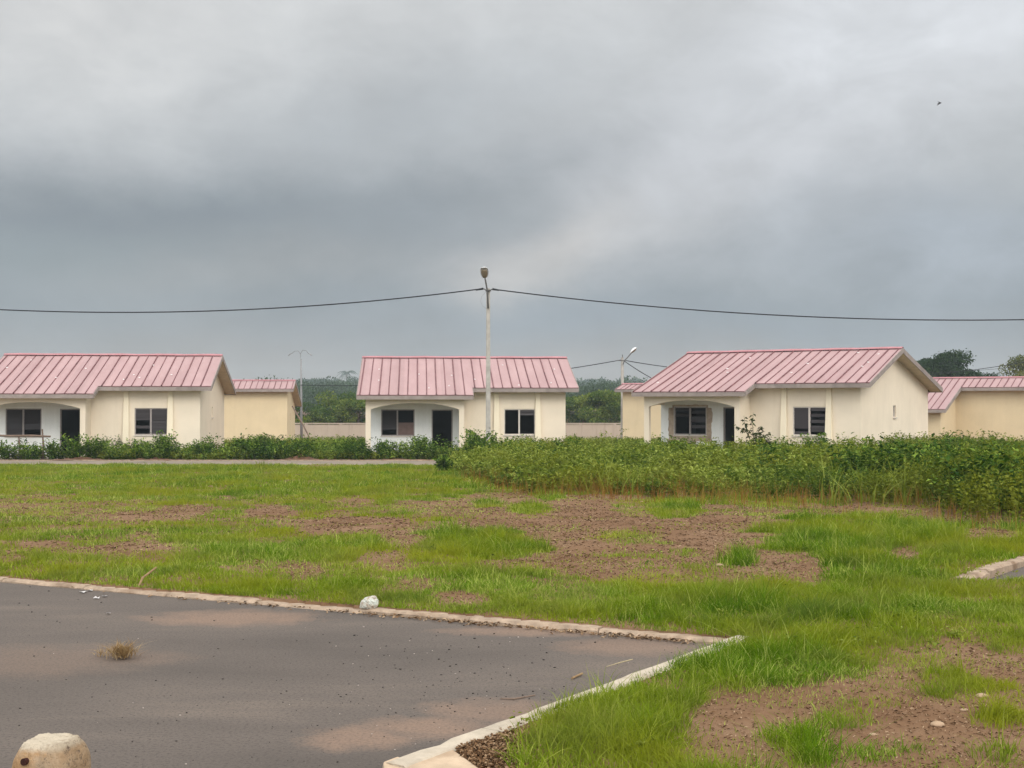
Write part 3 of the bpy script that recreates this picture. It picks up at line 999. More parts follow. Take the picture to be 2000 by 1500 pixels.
D3 = 108.0
b3 = np.array([(589 - 1000) / F * D3, D3, float(base_z(D3))])
h3 = EYE + (YH - 701) / F * D3 - b3[2]
P3 = thing('lamp_post', 'thin grey lamp post with two curved arms beside the yellow house', 'street lamp', tuple(b3), 0, 'thin lamp posts')
mb = MB(); mb.tube([(0, 0, 0), (-.03, 0, h3 * .6), (-.05, 0, h3)], [.12, .09, .07], 8); mb.build('pole', M['galv'], P3, smooth=True)
loc3 = lambda px, py: tuple(at(px, py, D3) - b3)
for pts in ([(587, 702), (587, 692), (582, 685), (575, 686), (569, 691)], [(587, 700), (587, 690), (591, 684), (598, 685), (603, 691)]):
    mb = MB(); mb.tube([loc3(*p) for p in pts], .028, 6); mb.build('lamp_arm', M['galv'], P3, smooth=True)
for (p, dx) in (((569, 690), -.3), ((603.5, 690), .25)):
    lamp_head(P3, loc3(*p), (dx, 0, -.25), (dx * .4, 0, .8), .36, .16, .07).data.materials[0] = M['galv']

q = []
for i in range(41):
    s = 626 * i / 40
    q.append(at(587 + s, 752 + .0275 * s - .000169 * s * s, D3 + (D2 - D3) * i / 40 - .12))
cable(q, .035, 'black cable hanging between the two distant lamp posts')
cable(cat(at(1219, 703.5, D2 - .14), at(1500, 724, D2 + 8), .35), .035, 'black cable running right from the distant lamp post behind the gabled roof')
cable(cat(at(1220, 705.5, D2 - .14), at(1330, 764, D2 - 1), .2), .035, 'short black cable dropping from the distant lamp post to the hidden house')
cable(cat(at(1800, 733, 92), at(2150, 676, 84), .25), .022, 'black cable rising over the low roof at the right edge')
cable(cat(at(1790, 728, 96), at(1990, 716, 96), .1), .014, 'thin pale cable crossing the dark tree behind the right houses')

# leaning prop against the yellow house
pa = at(571, 793, 89.6); pb = at(607, 858, 88.0); pb[2] = float(base_z(88)) - .05; pb[0] += .25
mb = MB(); mb.tube([pa, (pa + pb) / 2 + np.array([.03, 0, .02]), pb], [.05, .055, .06], 7)
tag(mb.build('timber_prop', M['timber']), 'brown timber pole leaning against the yellow house', 'pole')

# rough rail in front of the left porch
rr = thing('timber_rail', 'rough grey timber rail on posts in front of the left porch', 'rail', tuple(at(40, 880, 53)))
l0 = np.array(rr.location)
rl = lambda px, py, d: tuple(at(px, py, d) - l0)
mb = MB(); mb.tube([rl(-60, 849, 52.7), rl(20, 851.5, 52.7), rl(60, 851, 52.7), rl(99, 852.5, 52.7)], [.05, .045, .05, .04], 7); mb.build('rail', M['timber'], rr)
for (px, top) in ((-30, 851), (38, 852), (84, 838)):
    mb = MB(); mb.tube([rl(px, 897, 52.7), rl(px + 1, 870, 52.7), rl(px - 1, top, 52.7)], [.045, .04, .03], 7); mb.build('post', M['timber'], rr)

# bird
bp = at(1837, 200, 30)
bd = thing('bird', 'small dark bird flying high in the right of the sky', 'bird', tuple(bp), 0)
mb = MB()
mb.tube([(.055, 0, .012), (.035, 0, .01), (.01, 0, .002), (-.02, 0, -.008), (-.045, 0, -.016)], [.004, .013, .016, .01, .004], 8)
body = mb.build('body', M['bird'], bd, smooth=True)
for pts in ([(.035, -.01, .01), (-.005, -.01, .008), (-.06, -.06, .028), (-.02, -.05, .022)], [(.035, .01, .008), (-.005, .01, .0), (-.045, .05, -.045), (-.012, .04, -.03)]):
    mb = MB()
    up_ = [(p[0], p[1], p[2] + .003) for p in pts]
    mb.hexa(pts + up_); mb.build('wing', M['bird'], bd)


# ------------------------------------------------------------------ leaves, plants, trees
def unit(v): return v / (np.linalg.norm(v, axis=-1, keepdims=True) + 1e-9)


def leaves(base, dirn, nrm, ln, wd, fold=.25):
    """folded diamond leaves; returns vertices (4 each) and triangles"""
    base = np.asarray(base); n = len(base)
    d = unit(dirn); nr = unit(nrm - d * np.sum(nrm * d, -1, keepdims=True))
    s = np.cross(d, nr)
    ln = np.broadcast_to(ln, n)[:, None]; wd = np.broadcast_to(wd, n)[:, None]
    mid = base + d * ln * .45
    V = np.stack([base, mid + s * wd * .5 + nr * wd * fold, base + d * ln - nr * ln * .12, mid - s * wd * .5 + nr * wd * fold], 1)
    o_ = np.arange(n)[:, None] * 4
    T = np.concatenate([o_ + np.array([[0, 1, 2]]), o_ + np.array([[0, 2, 3]])])
    return V.reshape(-1, 3), T


def rand_dirs(n, up=.0):
    v = rng.normal(size=(n, 3)); v = unit(v); v[:, 2] += up
    return unit(v)


def plants(P, H, nleaf, ln, tint_off=None, spread=.22, bare=.2, stem_r=.006):
    """broad-leaved weeds: P (n,3) bases, H heights; returns leaf verts/tris/tint and stem verts/tris"""
    n = len(P)
    idx = np.repeat(np.arange(n), nleaf)
    t = bare + (1 - bare) * rng.random(n * nleaf) ** .8
    lean = rng.normal(size=(n, 2)) * .12
    br = rng.integers(0, 4, n * nleaf)
    bra = rng.random((n, 4)) * 6.283
    brl = rng.random((n, 4)) * spread
    az0 = bra[idx, br]; off = brl[idx, br] * np.clip(t - bare, 0, 1) * 1.3
    h = H[idx] * t
    px = P[idx, 0] + lean[idx, 0] * h + np.cos(az0) * off
    py = P[idx, 1] + lean[idx, 1] * h + np.sin(az0) * off
    base = np.stack([px, py, P[idx, 2] + h], -1)
    az = rng.random(n * nleaf) * 6.283
    el = rng.normal(.15, .45, n * nleaf)
    d = np.stack([np.cos(az) * np.cos(el), np.sin(az) * np.cos(el), np.sin(el)], -1)
    L = np.broadcast_to(ln, n)[idx] * rng.uniform(.6, 1.25, n * nleaf) * (1.15 - .35 * t)
    nr = np.stack([rng.normal(0, .35, n * nleaf), rng.normal(0, .35, n * nleaf), np.ones(n * nleaf)], -1)
    V, T = leaves(base + d * .015, d, nr, L, L * rng.uniform(.45, .7, n * nleaf))
    tint = np.clip(rng.normal(.45, .27, n * nleaf) + (rng.normal(0, .14, n))[idx] + (0 if tint_off is None else tint_off[idx]), 0, 1)
    # stems: three-sided, two segments
    k = 3
    a = np.arange(k) * 2 * math.pi / k
    ring = np.stack([np.cos(a), np.sin(a), np.zeros(k)], -1) * stem_r
    topp = P + np.stack([lean[:, 0] * H, lean[:, 1] * H, H * .97], -1)
    SV = np.concatenate([P[:, None, :] + ring[None], topp[:, None, :] + ring[None] * .4], 1)
    o_ = np.arange(n)[:, None] * 6
    ST = np.concatenate([o_ + np.array([[i, (i + 1) % 3, 3 + (i + 1) % 3]]) for i in range(3)] + [o_ + np.array([[i, 3 + (i + 1) % 3, 3 + i]]) for i in range(3)])
    return V, T, np.repeat(tint, 4), SV.reshape(-1, 3), ST, np.repeat(np.clip(rng.normal(.35, .15, n), 0, 1), 6)


def plant_mass(name, label, P, H, nleaf, ln, mat, cat='undergrowth', **kw):
    V, T, t, SV, ST, st = plants(P, H, nleaf, ln, **kw)
    o = raw_mesh(name, np.concatenate([V, SV]), np.concatenate([T, ST + len(V)]), mat, {'tint': np.concatenate([t, st])})
    return tag(o, label, cat, kind='stuff')


def soil_pts(x, y):
    return np.stack([x, y, soil_z(x, y)], -1)


# outlines of the houses on the ground (no plants inside)
foot = []
for (X0, Y0, a, u0, u1, v0, v1) in ((-22.164, 54.055, .118, 0, UW, 0, WD), (-22.164, 54.055, .118, 0, 4.25, -1.15, 0), (-6.396, 56.325, .073, 0, UW, 0, WD), (-6.396, 56.325, .073, 0, 4.25, -1.15, 0),
                                    (6.111, 54.417, -.569, 0, UW, 0, WD), (6.111, 54.417, -.569, 0, 4.25, -1.15, 0), (28.45, 80, -.55, -9.1, 8, -5.4, 5.2), (-15.4, 91, .085, -9.6, 0, -1.5, 5.2), (8.47, 98, -.57, 0, 10, -1, 5.2)):
    c, s = math.cos(a), math.sin(a)
    foot.append([np.array([X0 + u * c - v * s, Y0 + u * s + v * c]) for u, v in ((u0, v0), (u1, v0), (u1, v1), (u0, v1))])


def clear_of_houses(x, y, pad=.05):
    ok = np.ones(len(x), bool)
    for p in foot: ok &= in_poly(x, y, p) < -pad
    return ok


# ---- the weed field on the right
fr_px = np.array([840, 862, 885, 905, 940, 1000, 1100, 1280, 1400, 1560, 1700, 1800, 1830, 1900, 2000, 2300])
fr_py = np.array([880, 905, 915, 930, 940, 955, 965, 972, 975, 984, 988, 990, 1010, 1026, 1032, 1040])
N = 20000
x = rng.uniform(-6, 34, N); y = rng.uniform(14, 56, N)
px, py = to_px(x, y, base_z(y))
edge = np.interp(px, fr_px, fr_py) + (fbm(x * .8, y * .8, 21) - .5) * 14
keep = (py < edge) & (px > 838) & (px < 2250) & (road_dist(x, y) > ROAD_HW + .1) & clear_of_houses(x, y, .12)
far_side = y > 47.5
keep &= (~far_side) | (px > 905)
x, y, px, py, edge = x[keep], y[keep], px[keep], py[keep], edge[keep]
hgt = .40 + .36 * fbm(x * .35, y * .35, 31) + .30 * fbm(x * 1.1, y * 1.1, 33, 2) ** 1.5 + rng.normal(0, .10, len(x)) + .28 * (rng.random(len(x)) < .025)
hgt *= np.interp(px, [840, 900, 960, 1250, 1500, 2000], [.75, 1.0, 1.0, 1.0, 1.03, 1.1])
rim = np.clip((edge - py) / 34, 0, 1)
hgt *= np.interp(px, [900, 1500, 1700, 2000], [.36, .42, .6, .72]) * (1 - rim ** .8) + rim ** .8
hgt = np.clip(hgt, .25, 1.25)
P = soil_pts(x, y)
close = y < 26
tof = (fbm(x * .7, y * .7, 44) - .5) * .8 + np.interp(x / y, [.0, .2, .28, .4], [.05, .0, -.13, -.24])
print('weeds', len(x), close.sum())
plant_mass('weeds', 'tall green weeds filling the plot in front of the middle and right houses', P[~close], hgt[~close], 34, .125, M['weed'], 'weeds', tint_off=tof[~close], bare=.08)
plant_mass('weeds', 'nearer dark green weeds with bare stalks by the right edge', P[close], hgt[close], 46, .082, M['weed'], 'weeds', tint_off=tof[close] - .08, bare=.16, spread=.22)

# darker leafy clumps that stand out of the weeds
cxs, cys, chs = [], [], []
for (px_, py_, n_, h_) in ((1310, 925, 26, 1.0), (1495, 945, 22, .95), (1690, 965, 40, 1.0), (1755, 968, 44, 1.05), (1830, 962, 40, 1.05), (1905, 995, 44, .95), (1975, 1000, 44, 1.0),
                            (1120, 915, 24, .95), (1040, 925, 20, .8), (1600, 915, 26, 1.0), (1400, 912, 20, .95), (1225, 905, 20, .95), (1960, 920, 30, 1.1), (1870, 905, 26, 1.1), (960, 915, 24, .9)):
    c = ground_at(px_, py_)
    cxs += list(c[0] + rng.normal(0, .33, n_)); cys += list(c[1] + rng.normal(0, .5, n_)); chs += list(h_ * rng.uniform(.55, 1.15, n_))
cxs, cys, chs = np.array(cxs), np.array(cys), np.array(chs)
kp = (road_dist(cxs, cys) > ROAD_HW + .1) & clear_of_houses(cxs, cys, .1)
plant_mass('weed_clumps', 'darker leafy clumps standing out of the tall weeds', soil_pts(cxs[kp], cys[kp]), chs[kp], 36, .13, M['shrub'], 'weeds', bare=.08, spread=.2)

# taller broad grass blades and dry stalks along the front of the weeds
def blades(P, H, W, lean, tint, seg=3):
    """grass blades: P (n,3), H length, W width, lean (n,2) total tip displacement fraction"""
    n = len(P)
    az = rng.random(n) * math.pi
    sx = np.stack([np.cos(az), np.sin(az), np.zeros(n)], -1)
    Vs = []
    for i in range(seg + 1):
        t = i / seg
        c = P + np.stack([lean[:, 0] * H * t ** 1.8, lean[:, 1] * H * t ** 1.8, H * t * (1 - .35 * t * np.minimum(1, np.hypot(lean[:, 0], lean[:, 1])))], -1)
        w = (W * (1 - t ** 1.6) * .5 * (1 if i else .75))[:, None]
        if i < seg: Vs += [c - sx * w, c + sx * w]
        else: Vs += [c]
    V = np.stack(Vs, 1); k = V.shape[1]
    o_ = np.arange(n)[:, None] * k; Ts = []
    for i in range(seg - 1):
        a = 2 * i
        Ts += [o_ + np.array([[a, a + 1, a + 3]]), o_ + np.array([[a, a + 3, a + 2]])]
    a = 2 * (seg - 1)
    Ts += [o_ + np.array([[a, a + 1, a + 2]])]
    return V.reshape(-1, 3), np.concatenate(Ts), np.repeat(tint, k)


N = 90000
x = rng.uniform(-4, 20, N); y = rng.uniform(15, 42, N)
px, py = to_px(x, y, base_z(y))
edge = np.interp(px, fr_px, fr_py) + (fbm(x * .8, y * .8, 21) - .5) * 14
dd = edge - py
band = np.exp(-((dd - 4) / 13) ** 2) * (px > 880) * (px < 2100)
band *= np.interp(px, [880, 1000, 1260, 1400, 1600, 1700, 1830, 2000], [.3, 1.0, .8, 1, .9, .4, .6, .3]) * (.3 + fbm(x * .6, y * .6, 77) * 1.2)
kp = rng.random(N) < band * .75
x, y, px = x[kp], y[kp], px[kp]
tt = np.clip(rng.normal(.4, .22, len(x)) + np.interp(px, [1000, 1300, 1700, 1900], [-.1, .0, .25, .2]), 0, 1)
V, T, t = blades(soil_pts(x, y), rng.uniform(.15, .5, len(x)), np.full(len(x), .011), rng.normal(0, .22, (len(x), 2)), tt)
o = raw_mesh('dry_grass', V, T, M['dry'], {'tint': t})
tag(o, 'reddish brown dry grass along the front of the weeds', 'dry grass', kind='stuff')

# coarse reed-like clump in the weeds
rp = []
for (px_, py_, n_) in ((1205, 962, 40), (1225, 968, 30), (1690, 972, 60), (1730, 978, 50), (1660, 985, 25), (1790, 985, 35)):
    c = ground_at(px_, py_)
    for _ in range(n_):
        rp.append((c[0] + random.gauss(0, .35), c[1] + random.gauss(0, .5) + .2))
rp = np.array(rp)
V, T, t = blades(soil_pts(rp[:, 0], rp[:, 1]), rng.uniform(.5, 1.05, len(rp)), np.full(len(rp), .03), rng.normal(0, .45, (len(rp), 2)), np.clip(rng.normal(.6, .2, len(rp)), 0, 1), 5)
o = raw_mesh('tall_grass', V, T, M['weed'], {'tint': t})
tag(o, 'long arching grass blades sticking out of the weeds', 'tall grass', kind='stuff')

# ---- roadside weeds in front of the left and middle houses and in the gaps behind
N = 8600
x = rng.uniform(-34, 1.0, N); y = rng.uniform(51.0, 57.5, N)
rd = road_dist(x, y)
cl = fbm(x * 1.05, y * .9, 61, 3)
bare_verge = .75 * sstep(.42, .6, fbm(x * .4, x * 0, 8))
base_ok = (rd > ROAD_HW + .25 + bare_verge * rng.uniform(.6, 1.1, N)) & clear_of_houses(x, y, .08)
kp = base_ok & (cl > .44) & (rng.random(N) < .62)
xa, ya = x[kp], y[kp]
ha = np.clip((.30 + 1.5 * (cl[kp] - .40)) * rng.uniform(.6, 1.2, len(xa)) + .3 * (rng.random(len(xa)) < .06), .15, 1.0)
plant_mass('roadside_weeds', 'dark leafy weeds growing in clumps along the far side of the narrow road', soil_pts(xa, ya), ha, 30, .125, M['shrub'], 'weeds', bare=.05, spread=.26, tint_off=(fbm(xa * .9, ya * .7, 58) - .42) * 1.0)
kp = base_ok & (rng.random(N) < .5)
xa, ya = x[kp], y[kp]
plant_mass('low_weeds', 'low yellowish green weeds between the darker clumps along the road', soil_pts(xa, ya), np.clip(.12 + .45 * fbm(xa * .7, ya, 66) ** 1.5 * rng.uniform(.5, 1.3, len(xa)), .06, .6), 22, .10, M['weed'], 'weeds', bare=.05, spread=.3)
N = 8000
x = rng.uniform(-26, 38, N); y = rng.uniform(57, 100, N)
kp = clear_of_houses(x, y, .1) & (rng.random(N) < .8)
x, y = x[kp], y[kp]
plant_mass('yard_weeds', 'pale green weeds in the yards between the houses', soil_pts(x, y), np.clip(.35 + .3 * fbm(x * .4, y * .4, 12) + rng.normal(0, .08, len(x)), .1, .8), 22, .13, M['weed'], 'weeds', bare=.1, spread=.35)


def shrub(label, x, y, h, r, n, mat=None, ln=.125, group='shrubs by the road'):
    z = float(soil_z(np.array([x]), np.array([y]))[0])
    root = thing('shrub', label, 'shrub', (x, y, z), 0, group)
    h *= 1.12
    ns = 9; mb = MB(); ends = []
    for i in range(ns):
        a = random.uniform(0, 6.28); rr_ = r * random.uniform(.2, .95); hh = h * random.uniform(.55, 1.0)
        e_ = np.array([math.cos(a) * rr_, math.sin(a) * rr_, hh])
        mb.tube([(0, 0, -.05), e_ * .5 + np.array([0, 0, .06]), e_], [.014, .01, .004], 5); ends.append(e_)
    mb.build('stem', M['stem'], root)
    ends = np.array(ends)
    k = rng.integers(0, ns, n); t = rng.uniform(.15, 1.02, n) ** .8
    b_ = ends[k] * t[:, None] + rng.normal(0, 1, (n, 3)) * np.array([.09, .09, .07]) * (r / .5)
    b_[:, 2] = np.abs(b_[:, 2])
    d = rand_dirs(n, .25)
    L = ln * rng.uniform(.6, 1.2, n)
    V, T = leaves(b_, d, np.stack([rng.normal(0, .4, n), rng.normal(0, .4, n), np.ones(n)], -1), L, L * .55)
    raw_mesh('foliage', V, T, mat or M['shrub'], {'tint': np.repeat(np.clip(rng.normal(.45, .22, n) + (t - .6) * .3, 0, 1), 4)}, root)
    return root


def on_px(px, d): return (px - 1000) / F * d, d


for (lab, px_, d, h, r, n) in (('low shrub at the left edge of the photo below the timber rail', 12, 52.1, .62, .55, 700),
                               ('low shrub between the two posts of the timber rail', 62, 52.0, .6, .5, 650),
                               ('low shrub at the right end of the timber rail', 104, 52.1, .66, .5, 650),
                               ('bushy dark shrub below the window of the left house', 322, 52.6, .98, .62, 900),
                               ('dark shrub in front of the corner of the left house', 398, 52.7, .85, .5, 650),
                               ('dark shrub before the left part of the yellow wall', 468, 52.5, .85, .55, 750),
                               ('small pointed shrub before the middle of the yellow wall', 511, 52.4, .95, .34, 420),
                               ('dark shrub at the right end of the yellow wall', 552, 52.5, .68, .45, 550),
                               ('dark shrub before the left half of the middle porch', 745, 53.0, .72, .5, 700),
                               ('dark shrub in front of the open door of the middle house', 822, 53.0, .85, .5, 800),
                               ('dark shrub at the left of the open door of the left house', 150, 52.0, .85, .6, 850),
                               ('dark shrub at the right of the open door of the left house', 185, 52.2, .78, .55, 750),
                               ('rounded shrub growing at the foot of the tall lamp post', 938, 44.6, 1.12, .75, 1500),
                               ('small dark shrub at the left tip of the weeds', 866, 38.5, .45, .35, 450),
                               ('dark shrub below the window of the gabled house', 1590, 44.5, 1.08, .45, 900)):
    x_, y_ = on_px(px_, d)
    shrub(lab, x_, y_, h, r, n)

# sapling beside the gabled house's porch
d = 47.2
x_, y_ = on_px(1476, d); z_ = float(base_z(d))
sap = thing('sapling', 'dark leafy sapling standing in front of the porch corner of the gabled house', 'sapling', (x_, y_, z_))
mb = MB(); tips = []
stems = [[(1476, 900), (1471, 850), (1470, 830), (1471, 806)], [(1476, 900), (1462, 848), (1455, 832), (1453, 812)], [(1476, 880), (1458, 845), (1445, 836), (1434, 830)],
         [(1476, 890), (1484, 858), (1495, 852), (1506, 845)], [(1474, 870), (1480, 845), (1487, 833)], [(1478, 890), (1490, 870), (1503, 864)]]
o3 = np.array([x_, y_, z_])
lb_, ld_, ll_ = [], [], []
for st in stems:
    pts = [at(px_, py_, d + random.uniform(-.15, .15)) - o3 for px_, py_ in st]
    mb.tube(pts, [.02, .014, .01, .005][:len(pts)], 6)
    for i in range(22):
        t = random.uniform(.25, 1.0) * (len(pts) - 1); k = min(int(t), len(pts) - 2)
        p = pts[k] + (pts[k + 1] - pts[k]) * (t - k)
        lb_.append(p); a = random.uniform(0, 6.28); ld_.append((math.cos(a), math.sin(a), random.uniform(-.9, .2))); ll_.append(random.uniform(.10, .19))
for i in range(420):
    p = at(1487 + random.gauss(0, 10), 868 + random.gauss(0, 9), d + random.gauss(0, .2)) - o3
    lb_.append(p); a = random.uniform(0, 6.28); ld_.append((math.cos(a), math.sin(a), random.uniform(-.6, .4))); ll_.append(random.uniform(.10, .18))
mb.build('stem', M['stem'], sap, smooth=True)
n = len(lb_); ll_ = np.array(ll_)
V, T = leaves(np.array(lb_), np.array(ld_), np.stack([rng.normal(0, .5, n), rng.normal(0, .5, n), np.ones(n)], -1), ll_, ll_ * .6)
raw_mesh('foliage', V, T, M['sapling'], {'tint': np.repeat(np.clip(rng.normal(.4, .25, n), 0, 1), 4)}, sap)


def tree(name, label, x, y, h, rx, mat, nclump=16, nleaf=9000, leaf=.24, crown0=.3, ry=None, trunk=.16, flat=1.0, group=None, cat='tree', tintmu=.45, seed=0):
    r_ = random.Random(seed + 100)
    z = float(soil_z(np.array([x]), np.array([y]))[0])
    root = thing(name, label, cat, (x, y, z), 0, group)
    ry = ry or rx
    mb = MB(); cl = []
    mb.tube([(0, 0, -.2), (.05, 0, h * .25), (-.05, .05, h * .55)], [trunk, trunk * .75, trunk * .45], 8)
    for i in range(nclump):
        a = r_.uniform(0, 6.28); q = math.sqrt(r_.uniform(.0, 1.0))
        zz = crown0 + (1 - crown0) * r_.uniform(.05, .95)
        shape = math.sqrt(max(.05, 1 - (abs(zz - (crown0 + 1) / 2) / ((1 - crown0) / 2)) ** 2 * .85))
        c = np.array([math.cos(a) * rx * q * shape * .85, math.sin(a) * ry * q * shape * .85, h * zz * .94])
        s = r_.uniform(.2, .36) * min(rx, h * .6)
        cl.append((c, np.array([s * 1.2, s * 1.2, s * .72 * flat])))
        b0 = np.array([0, 0, h * r_.uniform(.22, .5)])
        mb.tube([b0, (b0 + c) / 2 + np.array([0, 0, .1]), c], [trunk * .35, trunk * .22, trunk * .08], 5)
    mb.build('trunk', M['bark'], root, smooth=True)
    k = rng.integers(0, len(cl), nleaf)
    C = np.array([c for c, _ in cl])[k]; SZ = np.array([s for _, s in cl])[k]
    dv = rand_dirs(nleaf)
    rad = rng.uniform(.25, 1.0, nleaf) ** .5 * (1 + .25 * rng.normal(size=nleaf) * (rng.random(nleaf) < .25))
    b_ = C + dv * SZ * rad[:, None]
    d = unit(dv * .6 + rng.normal(0, .6, (nleaf, 3)) + np.array([0, 0, -.15]))
    L = leaf * rng.uniform(.6, 1.3, nleaf)
    V, T = leaves(b_, d, dv * .5 + rng.normal(0, .5, (nleaf, 3)) + np.array([0, 0, .7]), L, L * .6)
    ct = rng.normal(0, .14, len(cl))
    raw_mesh('crown', V, T, mat, {'tint': np.repeat(np.clip(rng.normal(tintmu, .2, nleaf) + ct[k], 0, 1), 4)}, root)
    return root


G = 'leafy trees behind the boundary wall'
for i, (lab, px_, d, py_top, w, mt, n, tm) in enumerate((
        ('small dark tree above the wall just right of the yellow house', 603, 122, 782, 3.0, 'treeleaf', 4500, .35),
        ('broad green tree above the wall left of the middle house', 655, 120, 767, 3.6, 'treeleaf', 8000, .45),
        ('yellow green tree touching the left roof corner of the middle house', 700, 118, 775, 3.0, 'treeleaf', 7500, .72),
        ('pale green bushy tree low over the wall left of the middle house', 625, 117, 800, 2.2, 'treeleaf', 3800, .65),
        ('dense green tree above the wall at the right end of the middle house', 1135, 121, 772, 3.4, 'treeleaf', 8000, .5),
        ('bright green tree above the wall next to the distant lamp post', 1180, 117, 764, 3.2, 'treeleaf', 8500, .62),
        ('dark tree behind the roof edge of the hidden yellow house', 1225, 124, 772, 3.0, 'treeleaf', 4500, .35))):
    x_, y_ = on_px(px_, d)
    h_ = EYE - (py_top - YH) / F * d - float(base_z(d))
    tree('leafy_tree', lab, x_, y_, h_, w, M[mt], 20, n, .22, .12, trunk=.14, group=G, tintmu=tm, seed=i)
d = 118
x_, y_ = on_px(1858, d)
tree('dark_tree', 'large dark green tree rising behind the roof at the right', x_, y_, EYE + (YH - 684) / F * d - float(base_z(d)), 3.7, M['darkleaf'], 26, 17000, .24, .35, trunk=.25, group=None, seed=31, flat=.85)
x_, y_ = on_px(1917, 124)
tree('dark_tree', 'low dark tree right of the large dark tree behind the roof', x_, y_, EYE + (YH - 722) / F * 124 - float(base_z(124)), 2.6, M['darkleaf'], 14, 6000, .24, .35, trunk=.2, seed=33)
x_, y_ = on_px(1995, 112)
tree('pale_tree', 'yellow green tree cut off by the right edge behind the roof', x_, y_, EYE + (YH - 690) / F * 112 - float(base_z(112)), 2.7, M['paleleaf'], 20, 8000, .2, .3, trunk=.2, seed=35)
x_, y_ = on_px(1800, 135)
tree('dark_tree', 'dark tree peeping over the gable of the right house', x_, y_, EYE + (YH - 695) / F * 135 - float(base_z(135)), 2.4, M['darkleaf'], 12, 5000, .24, .35, trunk=.2, seed=37)

# palm standing over the far wood
d = 700
x_, y_ = on_px(677, d); z_ = float(soil_z(np.array([x_]), np.array([y_]))[0])
htop = EYE + (YH - 728) / F * d - z_
pm = thing('palm_tree', 'lone palm standing above the distant wood left of the middle roof', 'palm', (x_, y_, z_))
mb = MB(); mb.tube([(0, 0, 0), (.2, 0, htop * .5), (0, 0, htop)], [.4, .32, .28], 7); mb.build('trunk', M['bark'], pm)
vb = []; tb = []
fp = []
for i in range(16):
    a = i * 2.4; L = random.uniform(4.2, 5.6); el = random.uniform(-.2, 1.1)
    for s in range(14):
        t = s / 13
        c = np.array([math.cos(a) * L * t, math.sin(a) * L * t, htop + L * (t * math.sin(el) - t * t * .75)])
        for sd in (-1, 1):
            fp.append((c, np.array([math.cos(a + sd * 1.0), math.sin(a + sd * 1.0), -.45])))
n = len(fp)
V, T = leaves(np.array([p for p, _ in fp]), np.array([q_ for _, q_ in fp]), np.tile([0, 0, 1.0], (n, 1)), rng.uniform(.9, 1.5, n), .26)
raw_mesh('crown', V, T, M['farleaf'], {'tint': np.repeat(rng.uniform(.1, .5, n), 4)}, pm)

# far wood on the hill: one mass
nt_ = 1700
ty = rng.uniform(230, 790, nt_) ** 1.0; tx = rng.uniform(-.46, .5, nt_) * ty
tz = soil_z(tx, ty)
th = rng.uniform(4.5, 9.0, nt_)
ridge_px = 741 + 9 * (fbm(tx / ty * 22, 0 * tx, 19, 3) - .6) * 2 + rng.uniform(0, 9, nt_)
th = np.clip(np.minimum(th, EYE + (YH - ridge_px) / F * ty - tz), 3.0, None)
per = 230
k = np.repeat(np.arange(nt_), per)
dv = rand_dirs(nt_ * per)
rad = rng.uniform(.4, 1, nt_ * per)[:, None]
lob = rng.normal(0, 1, (nt_, 5, 3)) * np.array([1.2, 1.2, .7])
C = np.stack([tx, ty, tz + th * .62], -1)[k] + lob[k, rng.integers(0, 5, len(k))]
b_ = C + dv * rad * np.stack([th * .34, th * .34, th * .33], -1)[k]
L = rng.uniform(.0013, .0026, len(k)) * ty[k]
V, T = leaves(b_, unit(dv + rng.normal(0, .6, dv.shape)), dv + np.array([0, 0, .6]), L, L * .7)
tt = np.clip(rng.normal(.4, .18, len(k)) + rng.normal(0, .18, nt_)[k], 0, 1)
o = raw_mesh('far_wood', V, T, M['farleaf'], {'tint': np.repeat(tt, 4)})
tag(o, 'bluish green wooded hillside far behind the houses', 'woodland', kind='stuff')

# soil heaps by the road
for (lab, px_, d, w, h) in (('reddish brown soil heap by the road before the boundary wall', 588, 51.75, .8, .27), ('low brown soil heap by the road at the left door', 160, 51.9, 1.2, .14), ('long low soil ridge by the road before the left house', 300, 51.85, 1.2, .12)):
    x_, y_ = on_px(px_, d); z_ = float(base_z(d))
    mb = MB(); nr, na = 7, 20; vs = [(0, 0, h)]; fs = []
    for i in range(1, nr + 1):
        for j in range(na):
            a = 2 * math.pi * j / na; q_ = i / nr
            rr_ = w * q_ * (1 + .25 * math.sin(3 * a + px_) + random.uniform(-.08, .08))
            vs.append((math.cos(a) * rr_, math.sin(a) * rr_ * .45, h * .75 * (1 - q_ ** 1.5) + random.uniform(-.055, .055) * (1 - q_ * .5) - .02))
    for j in range(na): fs.append((0, 1 + j, 1 + (j + 1) % na))
    for i in range(nr - 1):
        for j in range(na):
            a = 1 + i * na + j; b_ = 1 + i * na + (j + 1) % na
            fs.append((a, a + na, b_ + na, b_))
    mb.add(vs, fs); o = mb.build('soil_heap', M['heap']); o.location = (x_, y_, z_)
    tag(o, lab, 'soil heap')

